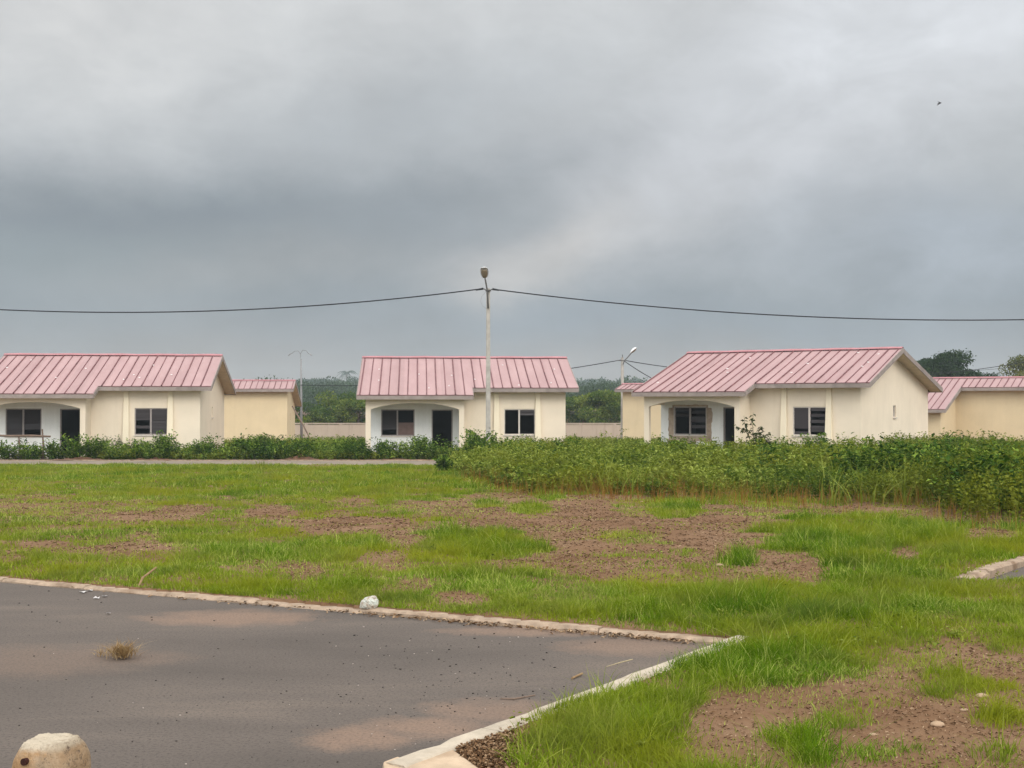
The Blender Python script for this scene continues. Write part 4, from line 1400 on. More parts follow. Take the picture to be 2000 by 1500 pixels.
# ------------------------------------------------------------------ grass
BL = [  # photo-pixel ellipses on the ground: x, y, rx, ry, cover
    (380, 1015, 520, 48, .50), (650, 1125, 260, 24, .55), (150, 1075, 260, 18, .5), (1350, 1100, 260, 30, .5), (1800, 1430, 330, 90, .32), (1900, 1300, 200, 50, .45),
    (60, 985, 110, 16, .25), (230, 1000, 170, 16, .35), (262, 1007, 45, 7, .05), (365, 994, 60, 9, .1), (480, 985, 60, 10, .45), (528, 1000, 45, 12, .05), (696, 976, 40, 8, .2),
    (690, 1022, 110, 14, .05), (800, 1046, 60, 18, .1), (100, 1064, 50, 9, .05), (210, 1064, 110, 9, .08), (304, 1046, 45, 8, .25), (12, 1088, 40, 8, .25), (585, 1112, 45, 10, .2), (752, 1088, 50, 8, .2),
    (1180, 1030, 330, 62, .03), (1000, 980, 180, 16, .08), (1650, 1000, 230, 15, .03), (1430, 1040, 160, 45, .05), (1540, 1100, 80, 24, .08), (880, 1000, 60, 16, .25), (1060, 1085, 140, 14, .1),
    (940, 1066, 115, 24, 1.3), (1040, 1000, 42, 13, 1.0), (1076, 974, 28, 9, .8), (960, 985, 30, 8, .7), (850, 1022, 32, 9, .6), (1310, 993, 52, 20, 1.0), (1235, 985, 38, 12, .45), (1230, 1047, 60, 12, .35), (1330, 1078, 26, 7, .6),
    (1445, 1090, 34, 14, .8), (1490, 1000, 60, 9, .3),
    (1700, 1048, 190, 40, 1.15), (1760, 1081, 34, 8, .05), (1935, 1045, 60, 15, .06), (1880, 1008, 80, 10, .05), (1950, 1072, 90, 14, 1.1),
    (800, 1140, 55, 9, .12), (905, 1166, 50, 10, .1), (740, 1128, 40, 6, .4), (1310, 1122, 100, 10, .3), (1440, 1118, 50, 9, .25),
    (1880, 1292, 130, 22, .03), (1985, 1310, 90, 20, .03), (1780, 1275, 60, 12, .4), (1650, 1345, 70, 16, .08), (1800, 1390, 260, 45, .04), (1450, 1400, 90, 34, .05), (1410, 1450, 90, 40, .08), (1950, 1460, 200, 50, .05), (1640, 1480, 120, 30, .05), (1500, 1490, 100, 30, .12),
    (1565, 1440, 54, 20, .78), (1575, 1482, 44, 14, .72), (1650, 1408, 60, 20, .8), (1700, 1380, 60, 12, .6), (1828, 1346, 28, 16, 1.1), (1830, 1320, 40, 10, .9), (1905, 1338, 100, 13, .9), (1965, 1402, 52, 17, 1.1), (1945, 1472, 45, 18, 1.0), (1770, 1462, 50, 14, .55), (1700, 1455, 45, 12, .4), (1980, 1270, 60, 12, .9),
    (925, 1478, 62, 44, .0), (950, 1440, 45, 18, .1), (1000, 1405, 40, 14, .35),
]


BL2 = []
for (cx, cy, rx, ry, v) in BL:
    if v < .5:
        hp = .065 * (cy - YH) / 1.6      # blades in front lean over the lower rim of a bare patch
        cy, ry, rx = cy + hp * .5, ry + hp * .5, rx * 1.06
    BL2.append((cx, cy, rx, ry, v))


def cover(x, y):
    px, py = to_px(x, y, base_z(y))
    wx = (fbm(x * 1.6, y * 1.6, 71) - .5) * 2; wy = (fbm(x * 1.6, y * 1.6, 72) - .5) * 2
    d = .55 + .65 * fbm(x * .9, y * .9, 73)
    for (cx, cy, rx, ry, v) in BL2:
        q = np.hypot((px - cx) / rx + wx * .55, (py - cy) / ry + wy * .75)
        w = sstep(1.3, .75, q)
        d = d * (1 - w) + v * w
    return d, px, py


def grass_ok(x, y):
    ins = np.maximum(in_poly(x, y, near_road), in_poly(x, y, side_road))
    cd = np.hypot(np.asarray(x) - CORNER[0], np.asarray(y) - CORNER[1])
    ok = (ins < -.095 + .07 * sstep(1.15, .6, cd)) & (road_dist(x, y) > ROAD_HW + .12)
    px, py = to_px(x, y, base_z(y))
    ok &= ~((py > 1425) & (px < 985 + (fbm(x * 12, y * 12, 4) - .5) * 40))
    ok &= in_poly(x, y, [np.array(p) for p in (poly[0], poly[1], poly[3], poly[4], poly[5])]) < -.01
    return ok


def grass_zone(y0, y1, dens, wid, hmul):
    xm = .42 * y1 + 5.5
    area = (y1 - y0) * 2 * xm
    tw = wid / .0055
    # loose blades
    n = int(area * dens * .45)
    y = rng.uniform(y0, y1, n); x = rng.uniform(-1, 1, n) * xm
    cx, cy, th, ol = x, y, np.ones(n), np.zeros((n, 2))
    # tufts: blades fanning out of a common root
    per = 16
    m_ = int(area * dens * .8 / per)
    ty = rng.uniform(y0, y1, m_); tx = rng.uniform(-1, 1, m_) * xm
    rad = rng.uniform(.018, .055, m_) * tw ** .6
    k = np.repeat(np.arange(m_), per)
    o2 = rng.normal(0, 1, (len(k), 2)) * rad[k][:, None]
    tall = np.exp(rng.normal(.05, .33, m_))
    x = np.concatenate([x, tx[k] + o2[:, 0]]); y = np.concatenate([y, ty[k] + o2[:, 1]])
    cx = np.concatenate([cx, tx[k]]); cy = np.concatenate([cy, ty[k]])
    th = np.concatenate([th * .75, tall[k]]); ol = np.concatenate([ol, o2 / (rad[k][:, None] + 1e-6) * .3])
    ttint = np.concatenate([np.zeros(n), rng.normal(0, .12, m_)[k]])
    kp = ((np.abs(x) < .42 * y + .8) | ((np.abs(x) < .42 * y + 5.5) & (rng.random(len(x)) < .35))) & grass_ok(x, y)
    x, y, cx, cy, th, ol, ttint = x[kp], y[kp], cx[kp], cy[kp], th[kp], ol[kp], ttint[kp]
    c, px, py = cover(cx, cy)
    cl = fbm(cx * 6, cy * 6, 81, 2); cm = fbm(cx * 2.2, cy * 2.2, 83, 2)
    prob = np.clip((c - .06) * 1.15 * (.25 + 1.25 * cl) * (.30 + 1.3 * cm), 0, 1.0)
    prob = np.maximum(prob, .13 * sstep(.42, .68, fbm(cx * 1.4, cy * 1.4, 99)) * (.4 + cl))
    fld = np.interp(px, fr_px, fr_py)
    prob = np.where((py < fld - 3) & (px > 860), prob * .15, prob)
    kp = rng.random(len(x)) < prob
    x, y, c, cl, cm, th, ol, ttint = x[kp], y[kp], c[kp], cl[kp], cm[kp], th[kp], ol[kp], ttint[kp]
    big = fbm(x * .55, y * .55, 91)
    H = (.026 + .155 * np.clip(c, 0, 1.3) ** 1.4 * (.25 + big) * (.12 + 1.35 * cm ** 1.6)) * rng.uniform(.5, 1.25, len(x)) * hmul * th
    kb = -np.maximum(in_poly(x, y, near_road), in_poly(x, y, side_road))
    H = H * (.55 + .45 * sstep(.12, .4, kb)) * (.6 + .4 * sstep(46, 42, y))
    ang = fbm(x * 5, y * 5, 95, 2) * 12.6
    lean = np.stack([np.cos(ang), np.sin(ang)], -1) * .22 + rng.normal(0, .4, (len(x), 2)) + ol
    tint = np.clip(rng.normal(.40, .2, len(x)) + (big - .5) * -.55 - (c - .8) * .22 + ttint, 0, 1)
    dead = rng.random(len(x)) < .02 + .22 * sstep(.5, .75, fbm(x * .8, y * .8, 101)) * sstep(1.0, .5, c)
    tint = tint + .22 * sstep(.55, .25, c)
    tint = np.where(dead, 1.0, tint)
    tl = rng.random(len(x)) < .02 * (c > .5)
    H = np.where(tl, H * 1.55, H); tint = np.where(tl, .9, tint)
    W = wid * rng.uniform(.7, 1.3, len(x))
    return blades(soil_pts(x, y), H, W, lean, tint, 3 if y0 < 12 else 2), len(x)


Vs, Ts, tts, off = [], [], [], 0
for z in ((4.2, 8.0, 9500, .005, .95), (8.0, 11.5, 6200, .0062, .98), (11.5, 17, 2800, .0085, 1.05), (17, 27, 1200, .012, 1.05), (27, 45.4, 480, .021, 1.0)):
    (V, T, t), n = grass_zone(*z)
    print('grass', z, n)
    Vs.append(V); Ts.append(T + off); tts.append(t); off += len(V)
o = raw_mesh('grass', np.concatenate(Vs), np.concatenate(Ts), M['grass'], {'tint': np.concatenate(tts)})
tag(o, 'patchy bright green grass over the open ground', 'grass', kind='stuff')

# low broad-leaved weeds among the grass
n = 420
y = rng.uniform(5.5, 24, n); x = rng.uniform(-1, 1, n) * (.42 * y + .4)
kp = grass_ok(x, y); x, y = x[kp], y[kp]
c, _, _ = cover(x, y); kp = (c > .2) & (fbm(x * .8, y * .8, 121) > .45); x, y = x[kp], y[kp]
plant_mass('broad_weeds', 'small broad leaved weeds dotted through the grass', soil_pts(x, y), rng.uniform(.03, .085, len(x)), 12, .04, M['weed'], 'weeds', bare=.05, spread=.12, stem_r=.002)

# ------------------------------------------------------------------ litter on the bare soil, grit on the asphalt
def litter(y0, y1, dens, ln, wd):
    xm = .43 * y1 + .5
    n = int((y1 - y0) * 2 * xm * dens)
    y = rng.uniform(y0, y1, n); x = rng.uniform(-1, 1, n) * xm
    kp = (np.abs(x) < .42 * y + .8) & grass_ok(x, y); x, y = x[kp], y[kp]
    c, px, py = cover(x, y)
    kp = rng.random(len(x)) < np.clip(.75 - c, .04, 1) * (.3 + .9 * fbm(x * 3, y * 3, 15)); x, y = x[kp], y[kp]
    n = len(x); az = rng.random(n) * 6.283
    d = np.stack([np.cos(az), np.sin(az), rng.normal(.08, .2, n)], -1)
    L = ln * rng.uniform(.3, 1.5, n)
    P = soil_pts(x, y); P[:, 2] += .006
    V, T = leaves(P, d, np.stack([rng.normal(0, .5, n), rng.normal(0, .5, n), np.ones(n)], -1), L, wd * rng.uniform(.5, 1.6, n), .5)
    return V, T, np.repeat(rng.choice([0.0, .15, .4, .5, .65, 1.0], n, p=[.16, .18, .14, .14, .22, .16]), 4)


Vs, Ts, tts, off = [], [], [], 0
for z in ((4.2, 8, 2600, .021, .0045), (8, 14, 1250, .03, .006), (14, 22, 420, .045, .009), (22, 36, 110, .06, .014)):
    V, T, t = litter(*z); Vs.append(V); Ts.append(T + off); tts.append(t); off += len(V)
# chips heaped beside the slab and leaves along the far kerb
n = 4200
cx = ground_at(930, 1468); x = cx[0] + rng.normal(0, .11, n) + .02; y = cx[1] + rng.normal(0, .19, n)
kp = (in_poly(x, y, near_road) < -.14) & (in_poly(x, y, poly) < -.005); x, y = x[kp], y[kp]; n = len(x)
az = rng.random(n) * 6.283
P = soil_pts(x, y); P[:, 2] += rng.uniform(.0, .02, n)
V, T = leaves(P, np.stack([np.cos(az), np.sin(az), rng.normal(.1, .3, n)], -1), rng.normal(0, .5, (n, 3)) + np.array([0, 0, 1]), .022 * rng.uniform(.5, 1.5, n), .012, .4)
Vs.append(V); Ts.append(T + off); tts.append(np.repeat(rng.choice([.15, .42, .5, .58, .7], n), 4)); off += len(V)
n = 420
s = np.abs(rng.normal(0, 1, n)) * 2.2 + .25; s = np.where(s > 6, rng.uniform(.3, 2.2, n), s)
q = CORNER + Adir * s[:, None]; nA = np.array([-Adir[1], Adir[0]])
if in_poly(np.array([(CORNER + Adir * 2 + nA * .1)[0]]), np.array([(CORNER + Adir * 2 + nA * .1)[1]]), near_road)[0] < 0: nA = -nA
q = q + nA * (np.abs(rng.normal(0, .05, n)) + .015)[:, None]
az = rng.random(n) * 6.283
P = np.stack([q[:, 0], q[:, 1], rng.uniform(.004, .02, n)], -1)
V, T = leaves(P, np.stack([np.cos(az), np.sin(az), rng.normal(.1, .25, n)], -1), rng.normal(0, .4, (n, 3)) + np.array([0, 0, 1]), .04 * rng.uniform(.4, 1.4, n), .016 * rng.uniform(.5, 1.4, n), .4)
Vs.append(V); Ts.append(T + off); tts.append(np.repeat(rng.choice([.1, .45, .6, .75, .9], n), 4)); off += len(V)
o = raw_mesh('plant_litter', np.concatenate(Vs), np.concatenate(Ts), M['litter'], {'tint': np.concatenate(tts)})
tag(o, 'dead straw and leaf bits scattered over the bare soil', 'litter', kind='stuff')

# grit: small stones
ICO = None
bm = bmesh.new(); bmesh.ops.create_icosphere(bm, subdivisions=1, radius=1.0)
bm.verts.ensure_lookup_table()
IV = np.array([v.co for v in bm.verts]); IT = np.array([[v.index for v in f.verts] for f in bm.faces]); bm.free()


def pebbles(x, y, z, r, flat=.6):
    n = len(x)
    sc = np.stack([r * rng.uniform(.7, 1.4, n), r * rng.uniform(.7, 1.4, n), r * flat * rng.uniform(.6, 1.2, n)], -1)
    jit = 1 + rng.normal(0, .16, (n, len(IV), 1))
    V = IV[None] * jit * sc[:, None, :] + np.stack([x, y, z + r * flat * .5], -1)[:, None, :]
    T = IT[None] + (np.arange(n) * len(IV))[:, None, None]
    return V.reshape(-1, 3), T.reshape(-1, 3)


def road_grit(n, dark, rr):
    px = rng.uniform(0, 1400, n * 6); py = rng.uniform(1145, 1500, n * 6)
    d = EYE * F / (py - YH); x = (px - 1000) / F * d; y = d
    w = .13 + .85 * np.exp(-((px - 900) / 260) ** 2 - ((py - 1360) / 110) ** 2) + .6 * np.exp(-((px - 960) / 140) ** 2 - ((py - 1245) / 25) ** 2)
    kp = (in_poly(x, y, near_road) > .04) & (rng.random(n * 6) < w); x, y = x[kp][:n], y[kp][:n]
    return pebbles(x, y, 0 * x, rr * rng.uniform(.5, 1.5, len(x)) * np.clip(y / 7, .8, 1.6))


V, T = road_grit(300, True, .0042)
o = raw_mesh('dark_grit', V, T, simple('black_grit', (.022, .017, .014), .9, .3, 30, .0)); tag(o, 'black grit and droppings scattered on the asphalt', 'grit', kind='stuff')
V, T = road_grit(60, False, .0034)
o = raw_mesh('pale_grit', V, T, simple('pale_grit', (.42, .36, .31), .9, .2, 30, .0)); tag(o, 'pale stone chips scattered on the asphalt', 'grit', kind='stuff')
# clods on the bare soil
n = 7000
y = rng.uniform(4.5, 30, n) ; x = rng.uniform(-1, 1, n) * (.42 * y + .6)
kp = grass_ok(x, y); x, y = x[kp], y[kp]
c, _, _ = cover(x, y); kp = c < .45; x, y = x[kp], y[kp]
V, T = pebbles(x, y, soil_z(x, y) - .004, (.003 + .009 * rng.random(len(x)) ** 3) * np.clip(y / 9, .8, 2.2))
o = raw_mesh('soil_clods', V, T, M['soil']); tag(o, 'small brown clods on the bare soil', 'clods', kind='stuff')


def stone(label, px_, py_, r, fl=.5, mat=None):
    p = ground_at(px_, py_); p[2] = float(soil_z(np.array([p[0]]), np.array([p[1]]))[0])
    bm = bmesh.new(); bmesh.ops.create_icosphere(bm, subdivisions=3, radius=1.0)
    for v in bm.verts:
        f_ = 1 + .35 * (fbm(np.array([v.co.x * 1.3 + px_]), np.array([v.co.y * 1.3 + v.co.z]), 4)[0] - .5)
        v.co = v.co * f_; v.co.x *= r * 1.3; v.co.y *= r; v.co.z *= r * fl
    me = bpy.data.meshes.new('stone'); bm.to_mesh(me); bm.free(); me.materials.append(mat or M['stone'])
    o = bpy.data.objects.new('stone', me); COL.objects.link(o); o.location = (p[0], p[1], p[2] + r * fl * .4)
    return tag(o, label, 'stone', 'stones on the bare soil')


stone('pale oval stone on the bare soil right of the single grass tuft', 1914, 1360, .026)
stone('rounded stone on the bare soil below the pale oval stone', 1828, 1418, .027, .6)
stone('small stone between the oval stone and the rounded stone', 1880, 1388, .016)
stone('small pale stone by the yellowish grass at the bottom right', 1702, 1431, .014)
stone('pale stone lying in the bare patch by the rounded tuft', 1405, 1107, .035)

# bollard
bx, by = (105 - 1000) / F * 4.62, 4.62
bl = thing('concrete_bollard', 'chipped concrete bollard with a drilled hole at the bottom left', 'bollard', (bx, by, 0.0))
bm = bmesh.new(); bmesh.ops.create_cube(bm, size=2.0)
bmesh.ops.subdivide_edges(bm, edges=bm.edges, cuts=34, use_grid_fill=True)
zt_ = .437
for v in bm.verts:
    t = (v.co.z + 1) / 2
    a = np.array([v.co.x, v.co.y])
    w = .131 - .022 * t
    ch = max(0, (t - .84) / .16); w -= .030 * ch ** 1.3
    m_ = max(abs(a[0]), abs(a[1])); L = math.hypot(*a)
    if L > 0:
        p_ = 4.0
        sq = (abs(a[0]) ** p_ + abs(a[1]) ** p_) ** (1 / p_)
        a = a * (m_ / sq)
    nz = fbm(np.array([v.co.x * 3 + v.co.z * 2.0]), np.array([v.co.y * 3 + v.co.z * 3]), 6, 4)[0] - .5
    nf = fbm(np.array([v.co.x * 11 + v.co.z * 7]), np.array([v.co.y * 11 - v.co.z * 9]), 16, 3)[0] - .5
    w *= 1 + .07 * nz + (.07 if v.co.x > -.1 else .025) * min(nf + .12, .1)
    v.co = (a[0] * w, a[1] * w, t * zt_ + (.012 * nz if t > .9 else 0))
me = bpy.data.meshes.new('body'); bm.to_mesh(me); bm.free()
for p in me.polygons: p.use_smooth = True
m, nt, b = nodes('pitted_bollard_concrete')
co = coords(nt)
nA_ = tex_noise(nt, co, 9, 6, .65); nB = tex_noise(nt, co, 38, 5, .75)
col = ramp(nt, nA_, [(.35, (.30, .165, .075)), (.5, (.37, .235, .125)), (.68, (.43, .32, .215))])
sep = nd(nt, 'ShaderNodeSeparateXYZ', {0: co})
topf = math_(nt, 'MULTIPLY', math_(nt, 'SUBTRACT', math_(nt, 'ADD', sep.outputs[2], math_(nt, 'MULTIPLY', nA_, .03)), zt_ - .012), 60, 0, True)
col = mixc(nt, topf, col, (.52, .44, .33))
bare_r = math_(nt, 'MULTIPLY', math_(nt, 'ADD', math_(nt, 'SUBTRACT', sep.outputs[0], .02), math_(nt, 'MULTIPLY', math_(nt, 'SUBTRACT', nA_, .5), .3)), 30, 0, True)
col = mixc(nt, math_(nt, 'MULTIPLY', bare_r, .55), col, (.27, .205, .135))
pit = ramp(nt, nB, [(.37, 1.0), (.46, 0.0)])
pitm = math_(nt, 'MULTIPLY', pit, math_(nt, 'MAXIMUM', bare_r, .25))
col = mixc(nt, pitm, col, (.14, .10, .07))
nt.links.new(col, b.inputs['Base Color']); b.inputs['Roughness'].default_value = .95; b.inputs['Specular IOR Level'].default_value = .1
bump(nt, b, math_(nt, 'ADD', nB, nA_), .8, .02)
me.materials.append(m)
ob = bpy.data.objects.new('body', me); COL.objects.link(ob); ob.parent = bl
mb = MB()
hx, hz = (87 - 105) / F * 4.5, EYE - (1487 - YH) / F * 4.5
mb.tube([(hx, -.1225, hz), (hx + .003, -.09, hz - .003)], [.0125, .011], 14)
mb.build('drilled_hole', simple('hole_rust', (.035, .008, .005), .9, .3, 30, .0), bl)
bl.rotation_euler = (0, 0, R(-14))

# crumpled plastic bag on the kerb
p = ground_at(721, 1187)
bm = bmesh.new(); bmesh.ops.create_icosphere(bm, subdivisions=5, radius=1.0)
for v in bm.verts:
    c = np.array(v.co)
    a = fbm(np.array([c[0] * 2.2 + 5]), np.array([c[1] * 2.2 + c[2] * 2.4]), 41, 4)[0]
    b_ = abs(fbm(np.array([c[0] * 4 + c[2] * 3]), np.array([c[1] * 4 - c[2]]), 43, 3)[0] - .5)
    f_ = .92 + .25 * a - .42 * b_
    v.co = (c[0] * .072 * f_, c[1] * .055 * f_, max(-.03, (c[2] * .06 + .014 * c[0]) * f_))
me = bpy.data.meshes.new('plastic_bag'); bm.to_mesh(me); bm.free()
m, nt, b = nodes('thin_white_plastic')
co = coords(nt); n_ = tex_noise(nt, co, 26, 4, .6)
col = ramp(nt, n_, [(.36, (.26, .19, .13)), (.46, (.44, .41, .34)), (.6, (.46, .48, .42))])
nt.links.new(col, b.inputs['Base Color']); b.inputs['Roughness'].default_value = .35
me.materials.append(m)
o = bpy.data.objects.new('plastic_bag', me); COL.objects.link(o); o.location = (p[0], p[1] + .05, .07)
tag(o, 'crumpled whitish plastic bag lying on the far kerb', 'plastic bag')


def tuft(label, px_, py_, r, n, h):
    p = ground_at(px_, py_, -.05)
    q = np.stack([p[0] + rng.normal(0, r * .5, n), p[1] + rng.normal(0, r * .4, n), rng.uniform(0, h * .5, n)], -1)
    V, T, t = blades(q, rng.uniform(.4, 1, n) * h, np.full(n, .004), rng.normal(0, .9, (n, 2)), np.clip(rng.normal(.5, .3, n), 0, 1), 3)
    V = V - np.array([p[0], p[1], 0])
    o = raw_mesh('dry_tuft', V, T, leaf_mat('straw_tuft', (.16, .09, .035), (.31, .2, .09), (.46, .34, .18), .2), {'tint': t}); o.location = (p[0], p[1], 0)
    return tag(o, label, 'dry tuft')


tuft('dry brown tuft of grass lying on the asphalt', 241, 1286, .075, 420, .11)
tuft('small wisp of dry straw beside the brown tuft on the asphalt', 201, 1282, .05, 50, .06)


def stick(name, label, pts, r, mat, cat='stick'):
    mb = MB(); mb.tube(pts, r, 6); return tag(mb.build(name, mat), label, cat)


gp = lambda px_, py_, z: tuple(ground_at(px_, py_, -.05)[:2]) + (z,)
stick('stick', 'pale bent stick leaning on the far kerb', [gp(268, 1158, .01), gp(280, 1153, .1), gp(306, 1146, .16)], [.009, .01, .008], M['straw'])
stick('twig', 'thin dark twig on the asphalt near the pale kerb', [gp(977, 1365, .006), gp(1003, 1366, .007), (gp(1045, 1358, .006))], [.003, .0045, .003], M['timber'], 'twig')
stick('straw_stalk', 'pale yellow stalk on the asphalt under the near kerb', [gp(1184, 1304, .01), gp(1212, 1302, .03), gp(1235, 1296, .03)], [.002, .0035, .003], simple('pale_stalk', (.38, .31, .18), .8, .2, 20, .0), 'stalk')
stick('straw_stalk', 'short brown stalk on the asphalt beside the corner', [gp(1117, 1326, .008), gp(1137, 1318, .012)], [.007, .006], M['straw'], 'stalk')
for i, (px_, py_, r_) in enumerate(((164, 1160, .036), (178, 1157, .028), (192, 1171, .03), (207, 1168, .026), (215, 1201, .022))):
    p = ground_at(px_, py_, -.05)
    k = 7; mb = MB()
    vs = [(math.cos(j * 6.283 / k) * r_ * random.uniform(.5, 1.2), math.sin(j * 6.283 / k) * r_ * random.uniform(.5, 1.2), random.uniform(.004, .02)) for j in range(k)]
    vs2 = [(a, b_, c + .002) for a, b_, c in vs]
    mb.add(vs + vs2, [list(range(k))[::-1], list(range(k, 2 * k))] + [[j, (j + 1) % k, k + (j + 1) % k, k + j] for j in range(k)])
    o = mb.build('paper_scrap', M['paper']); o.location = (p[0], p[1], .0)
    tag(o, ('largest white scrap of the upper pair on the asphalt', 'narrow white scrap at the right of the upper pair', 'white scrap at the left of the middle pair on the asphalt', 'white scrap at the right of the middle pair', 'lone white scrap nearest the brown tuft')[i], 'scrap', 'white scraps on the asphalt')

# ------------------------------------------------------------------ air
mb = MB(); mb.box(-880, 880, -58, 880, -5, 16)
hz = mb.build('haze', None) if False else None
me = bpy.data.meshes.new('haze')
mbv = MB(); mbv.box(-870, 870, -70, 870, -4.5, 24)
me.from_pydata(mbv.v, [], mbv.f)
m = bpy.data.materials.new('pale_air'); m.use_nodes = True
nt = m.node_tree; nt.nodes.remove(nt.nodes['Principled BSDF'])
pv = nd(nt, 'ShaderNodeVolumePrincipled', {'Color': (.84, .95, 1.0, 1), 'Density': .00052, 'Anisotropy': .2})
nt.links.new(pv.outputs[0], nt.nodes['Material Output'].inputs['Volume'])
me.materials.append(m)
o = bpy.data.objects.new('haze', me); COL.objects.link(o)
tag(o, 'thin pale humid air fading the far wood', 'haze', kind='stuff')

# ------------------------------------------------------------------ sky, sun, camera
W = bpy.data.worlds.new('World'); S.world = W; W.use_nodes = True
nt = W.node_tree
bg = nt.nodes['Background']
SUN_EL, SUN_AZ = R(38), R(150)      # behind the camera, a bit to the right
sky = nd(nt, 'ShaderNodeTexSky'); sky.sky_type = 'NISHITA'; sky.sun_disc = False
sky.sun_elevation = SUN_EL; sky.sun_rotation = SUN_AZ
tc = nd(nt, 'ShaderNodeTexCoord').outputs['Generated']
sx = nd(nt, 'ShaderNodeSeparateXYZ', {0: tc})
X, Y, Z = sx.outputs
hor = math_(nt, 'SQRT', math_(nt, 'ADD', math_(nt, 'MULTIPLY', X, X), math_(nt, 'MULTIPLY', Y, Y)))
hor = math_(nt, 'MAXIMUM', hor, .02)
el = math_(nt, 'DIVIDE', Z, hor)                    # tangent of the elevation
az = math_(nt, 'ARCTAN2', X, Y)
cv = nd(nt, 'ShaderNodeCombineXYZ', {0: math_(nt, 'MULTIPLY', az, 4.5), 1: math_(nt, 'MULTIPLY', el, 7.5), 2: 0.3}).outputs[0]
w1 = nd(nt, 'ShaderNodeTexNoise', {'Vector': cv, 'Scale': 1.1, 'Detail': 5, 'Roughness': .55}).outputs['Fac']
w2 = nd(nt, 'ShaderNodeTexNoise', {'Vector': nd(nt, 'ShaderNodeMapping', {'Vector': cv, 'Location': (7, 3, 1)}).outputs[0], 'Scale': 1.4, 'Detail': 6, 'Roughness': .6}).outputs['Fac']
fine = nd(nt, 'ShaderNodeTexNoise', {'Vector': cv, 'Scale': 2.4, 'Detail': 7, 'Roughness': .58, 'Distortion': .3}).outputs['Fac']
azw = math_(nt, 'ADD', az, math_(nt, 'MULTIPLY', math_(nt, 'SUBTRACT', w1, .5), .16))
elw = math_(nt, 'ADD', el, math_(nt, 'MULTIPLY', math_(nt, 'SUBTRACT', w2, .5), .075))


def lin(r, g_, b_):
    f_ = lambda c: (c / 255 / 12.92) if c <= 10 else ((c / 255 + .055) / 1.055) ** 2.4
    return (f_(r), f_(g_), f_(b_))


e_ = math_(nt, 'MULTIPLY', elw, 2.0, 0, True)
base = ramp(nt, e_, [(0.0, lin(170, 165, 163)), (.07, lin(160, 161, 163)), (.15, lin(148, 156, 163)), (.24, lin(160, 166, 171)), (.36, lin(183, 187, 190)), (.60, lin(210, 212, 213)), (1.0, lin(228, 229, 230))])


def blob(a0, p0, wa, wp, tilt=0.0):
    dx = math_(nt, 'SUBTRACT', azw, a0); dy = math_(nt, 'SUBTRACT', elw, p0)
    if tilt: dy = math_(nt, 'SUBTRACT', dy, math_(nt, 'MULTIPLY', dx, tilt))
    q_ = math_(nt, 'ADD', math_(nt, 'POWER', math_(nt, 'ABSOLUTE', math_(nt, 'DIVIDE', dx, wa)), 2.0), math_(nt, 'POWER', math_(nt, 'ABSOLUTE', math_(nt, 'DIVIDE', dy, wp)), 2.0))
    return math_(nt, 'EXPONENT', math_(nt, 'MULTIPLY', q_, -1.0))


c = base
for (a0, p0, wa, wp, tilt, col, k) in (
        (-.27, .14, .22, .035, 0.0, (130, 138, 145), .9),
        (-.05, .145, .10, .040, 0.1, (140, 147, 153), .85),
        (-.33, .105, .10, .020, 0.0, (140, 150, 154), .5),
        (-.18, .10, .12, .022, 0.1, (165, 167, 168), .6),
        (.080, .128, .065, .024, .38, (214, 208, 202), .95),
        (.03, .165, .05, .022, .4, (158, 164, 168), .6),
        (.15, .165, .07, .030, .45, (200, 200, 200), .8),
        (.02, .105, .07, .022, .2, (186, 184, 182), .7),
        (-.10, .22, .13, .05, .3, (174, 179, 183), .6),
        (.19, .20, .16, .09, .35, (196, 198, 202), .75),
        (.33, .30, .16, .08, .3, (222, 225, 229), .9),
        (.33, .11, .14, .045, -.15, (174, 182, 191), .75),
        (.15, .055, .25, .022, 0.0, (150, 160, 170), .7),
        (-.33, .30, .2, .08, .2, (216, 216, 215), .8)):
    c = mixc(nt, math_(nt, 'MULTIPLY', math_(nt, 'MULTIPLY', blob(a0, p0, wa, wp, tilt), math_(nt, 'ADD', .30, math_(nt, 'MULTIPLY', fine, 1.4))), k, 0.0, True), c, lin(*col))
mod = math_(nt, 'ADD', .72, math_(nt, 'MULTIPLY', math_(nt, 'ADD', math_(nt, 'MULTIPLY', fine, .65), math_(nt, 'MULTIPLY', w2, .35)), .56))
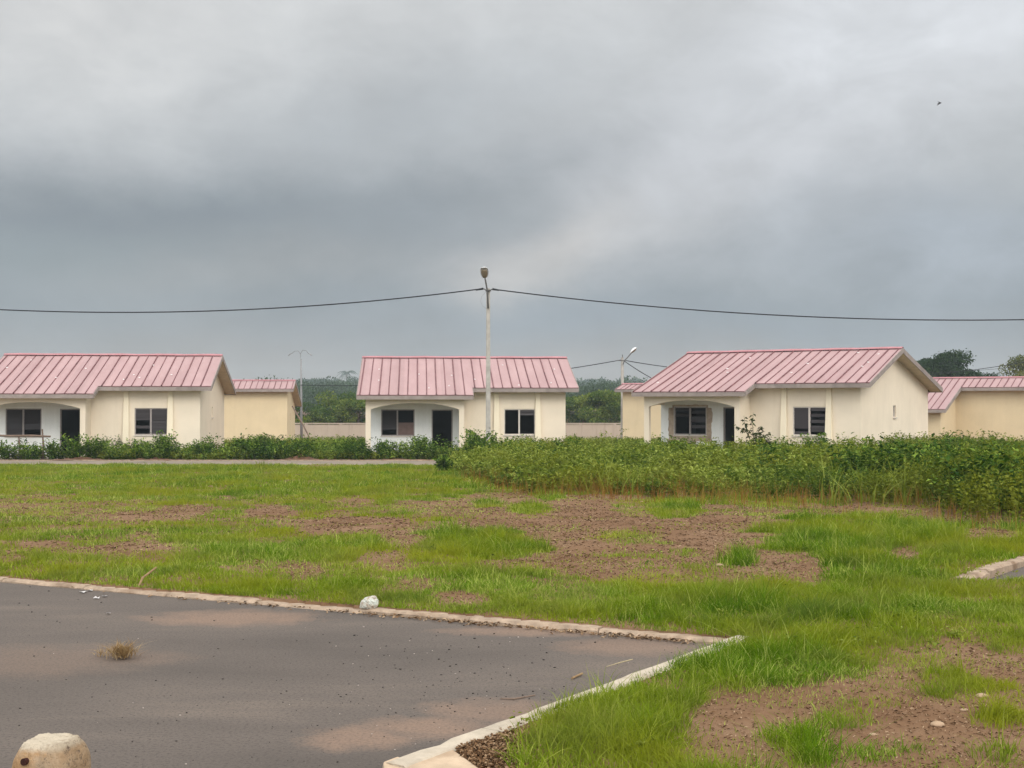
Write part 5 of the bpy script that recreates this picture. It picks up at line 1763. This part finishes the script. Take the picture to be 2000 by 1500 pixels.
c = mixc(nt, 1.0, c, nd(nt, 'ShaderNodeCombineColor', {0: mod, 1: mod, 2: mod}).outputs[0], 'MULTIPLY')
# the cloud deck is brighter overhead and behind the camera, where the sun stands
up = math_(nt, 'MULTIPLY', math_(nt, 'SUBTRACT', Z, .30), 1.6, 0, True)
bk = math_(nt, 'MULTIPLY', math_(nt, 'ADD', math_(nt, 'MULTIPLY', Y, -.8), .48), 1.0, 0, True)
gain = math_(nt, 'ADD', 1.0, math_(nt, 'ADD', math_(nt, 'MULTIPLY', up, .95), math_(nt, 'MULTIPLY', bk, 1.75)))
c = mixc(nt, 1.0, c, nd(nt, 'ShaderNodeCombineColor', {0: gain, 1: gain, 2: gain}).outputs[0], 'MULTIPLY')
# a little of the clear sky shines through the deck (the deck's radiance is scaled so that strength 0.1 fits both)
c10 = mixc(nt, 1.0, c, (10, 10, 10), 'MULTIPLY')
c = mixc(nt, .95, sky.outputs[0], c10)
nt.links.new(c, bg.inputs['Color']); bg.inputs['Strength'].default_value = .1

sl = bpy.data.lights.new('sun', 'SUN'); sl.energy = 1.2; sl.angle = R(25); sl.color = (1.0, .95, .87)
so = bpy.data.objects.new('sun', sl); COL.objects.link(so)
dirv = np.array([math.sin(SUN_AZ) * math.cos(SUN_EL), math.cos(SUN_AZ) * math.cos(SUN_EL), math.sin(SUN_EL)])
from mathutils import Vector
so.rotation_euler = Vector(dirv).to_track_quat('Z', 'Y').to_euler()
so.location = (0, 0, 30)

cam = bpy.data.cameras.new('camera'); co_ = bpy.data.objects.new('camera', cam); COL.objects.link(co_)
cam.sensor_width = 36; cam.lens = 36 * F / 2000
cam.clip_start = .1; cam.clip_end = 5000
co_.location = (0, 0, EYE)
co_.rotation_euler = (R(90) + math.atan((YH - 750) / F), 0, 0)
S.camera = co_
S.view_settings.view_transform = 'Standard'; S.view_settings.look = 'None'
S.view_settings.exposure = 0; S.view_settings.gamma = 1
S.cycles.max_bounces = 8; S.cycles.diffuse_bounces = 3; S.cycles.transparent_max_bounces = 4
S.cycles.use_denoising = True
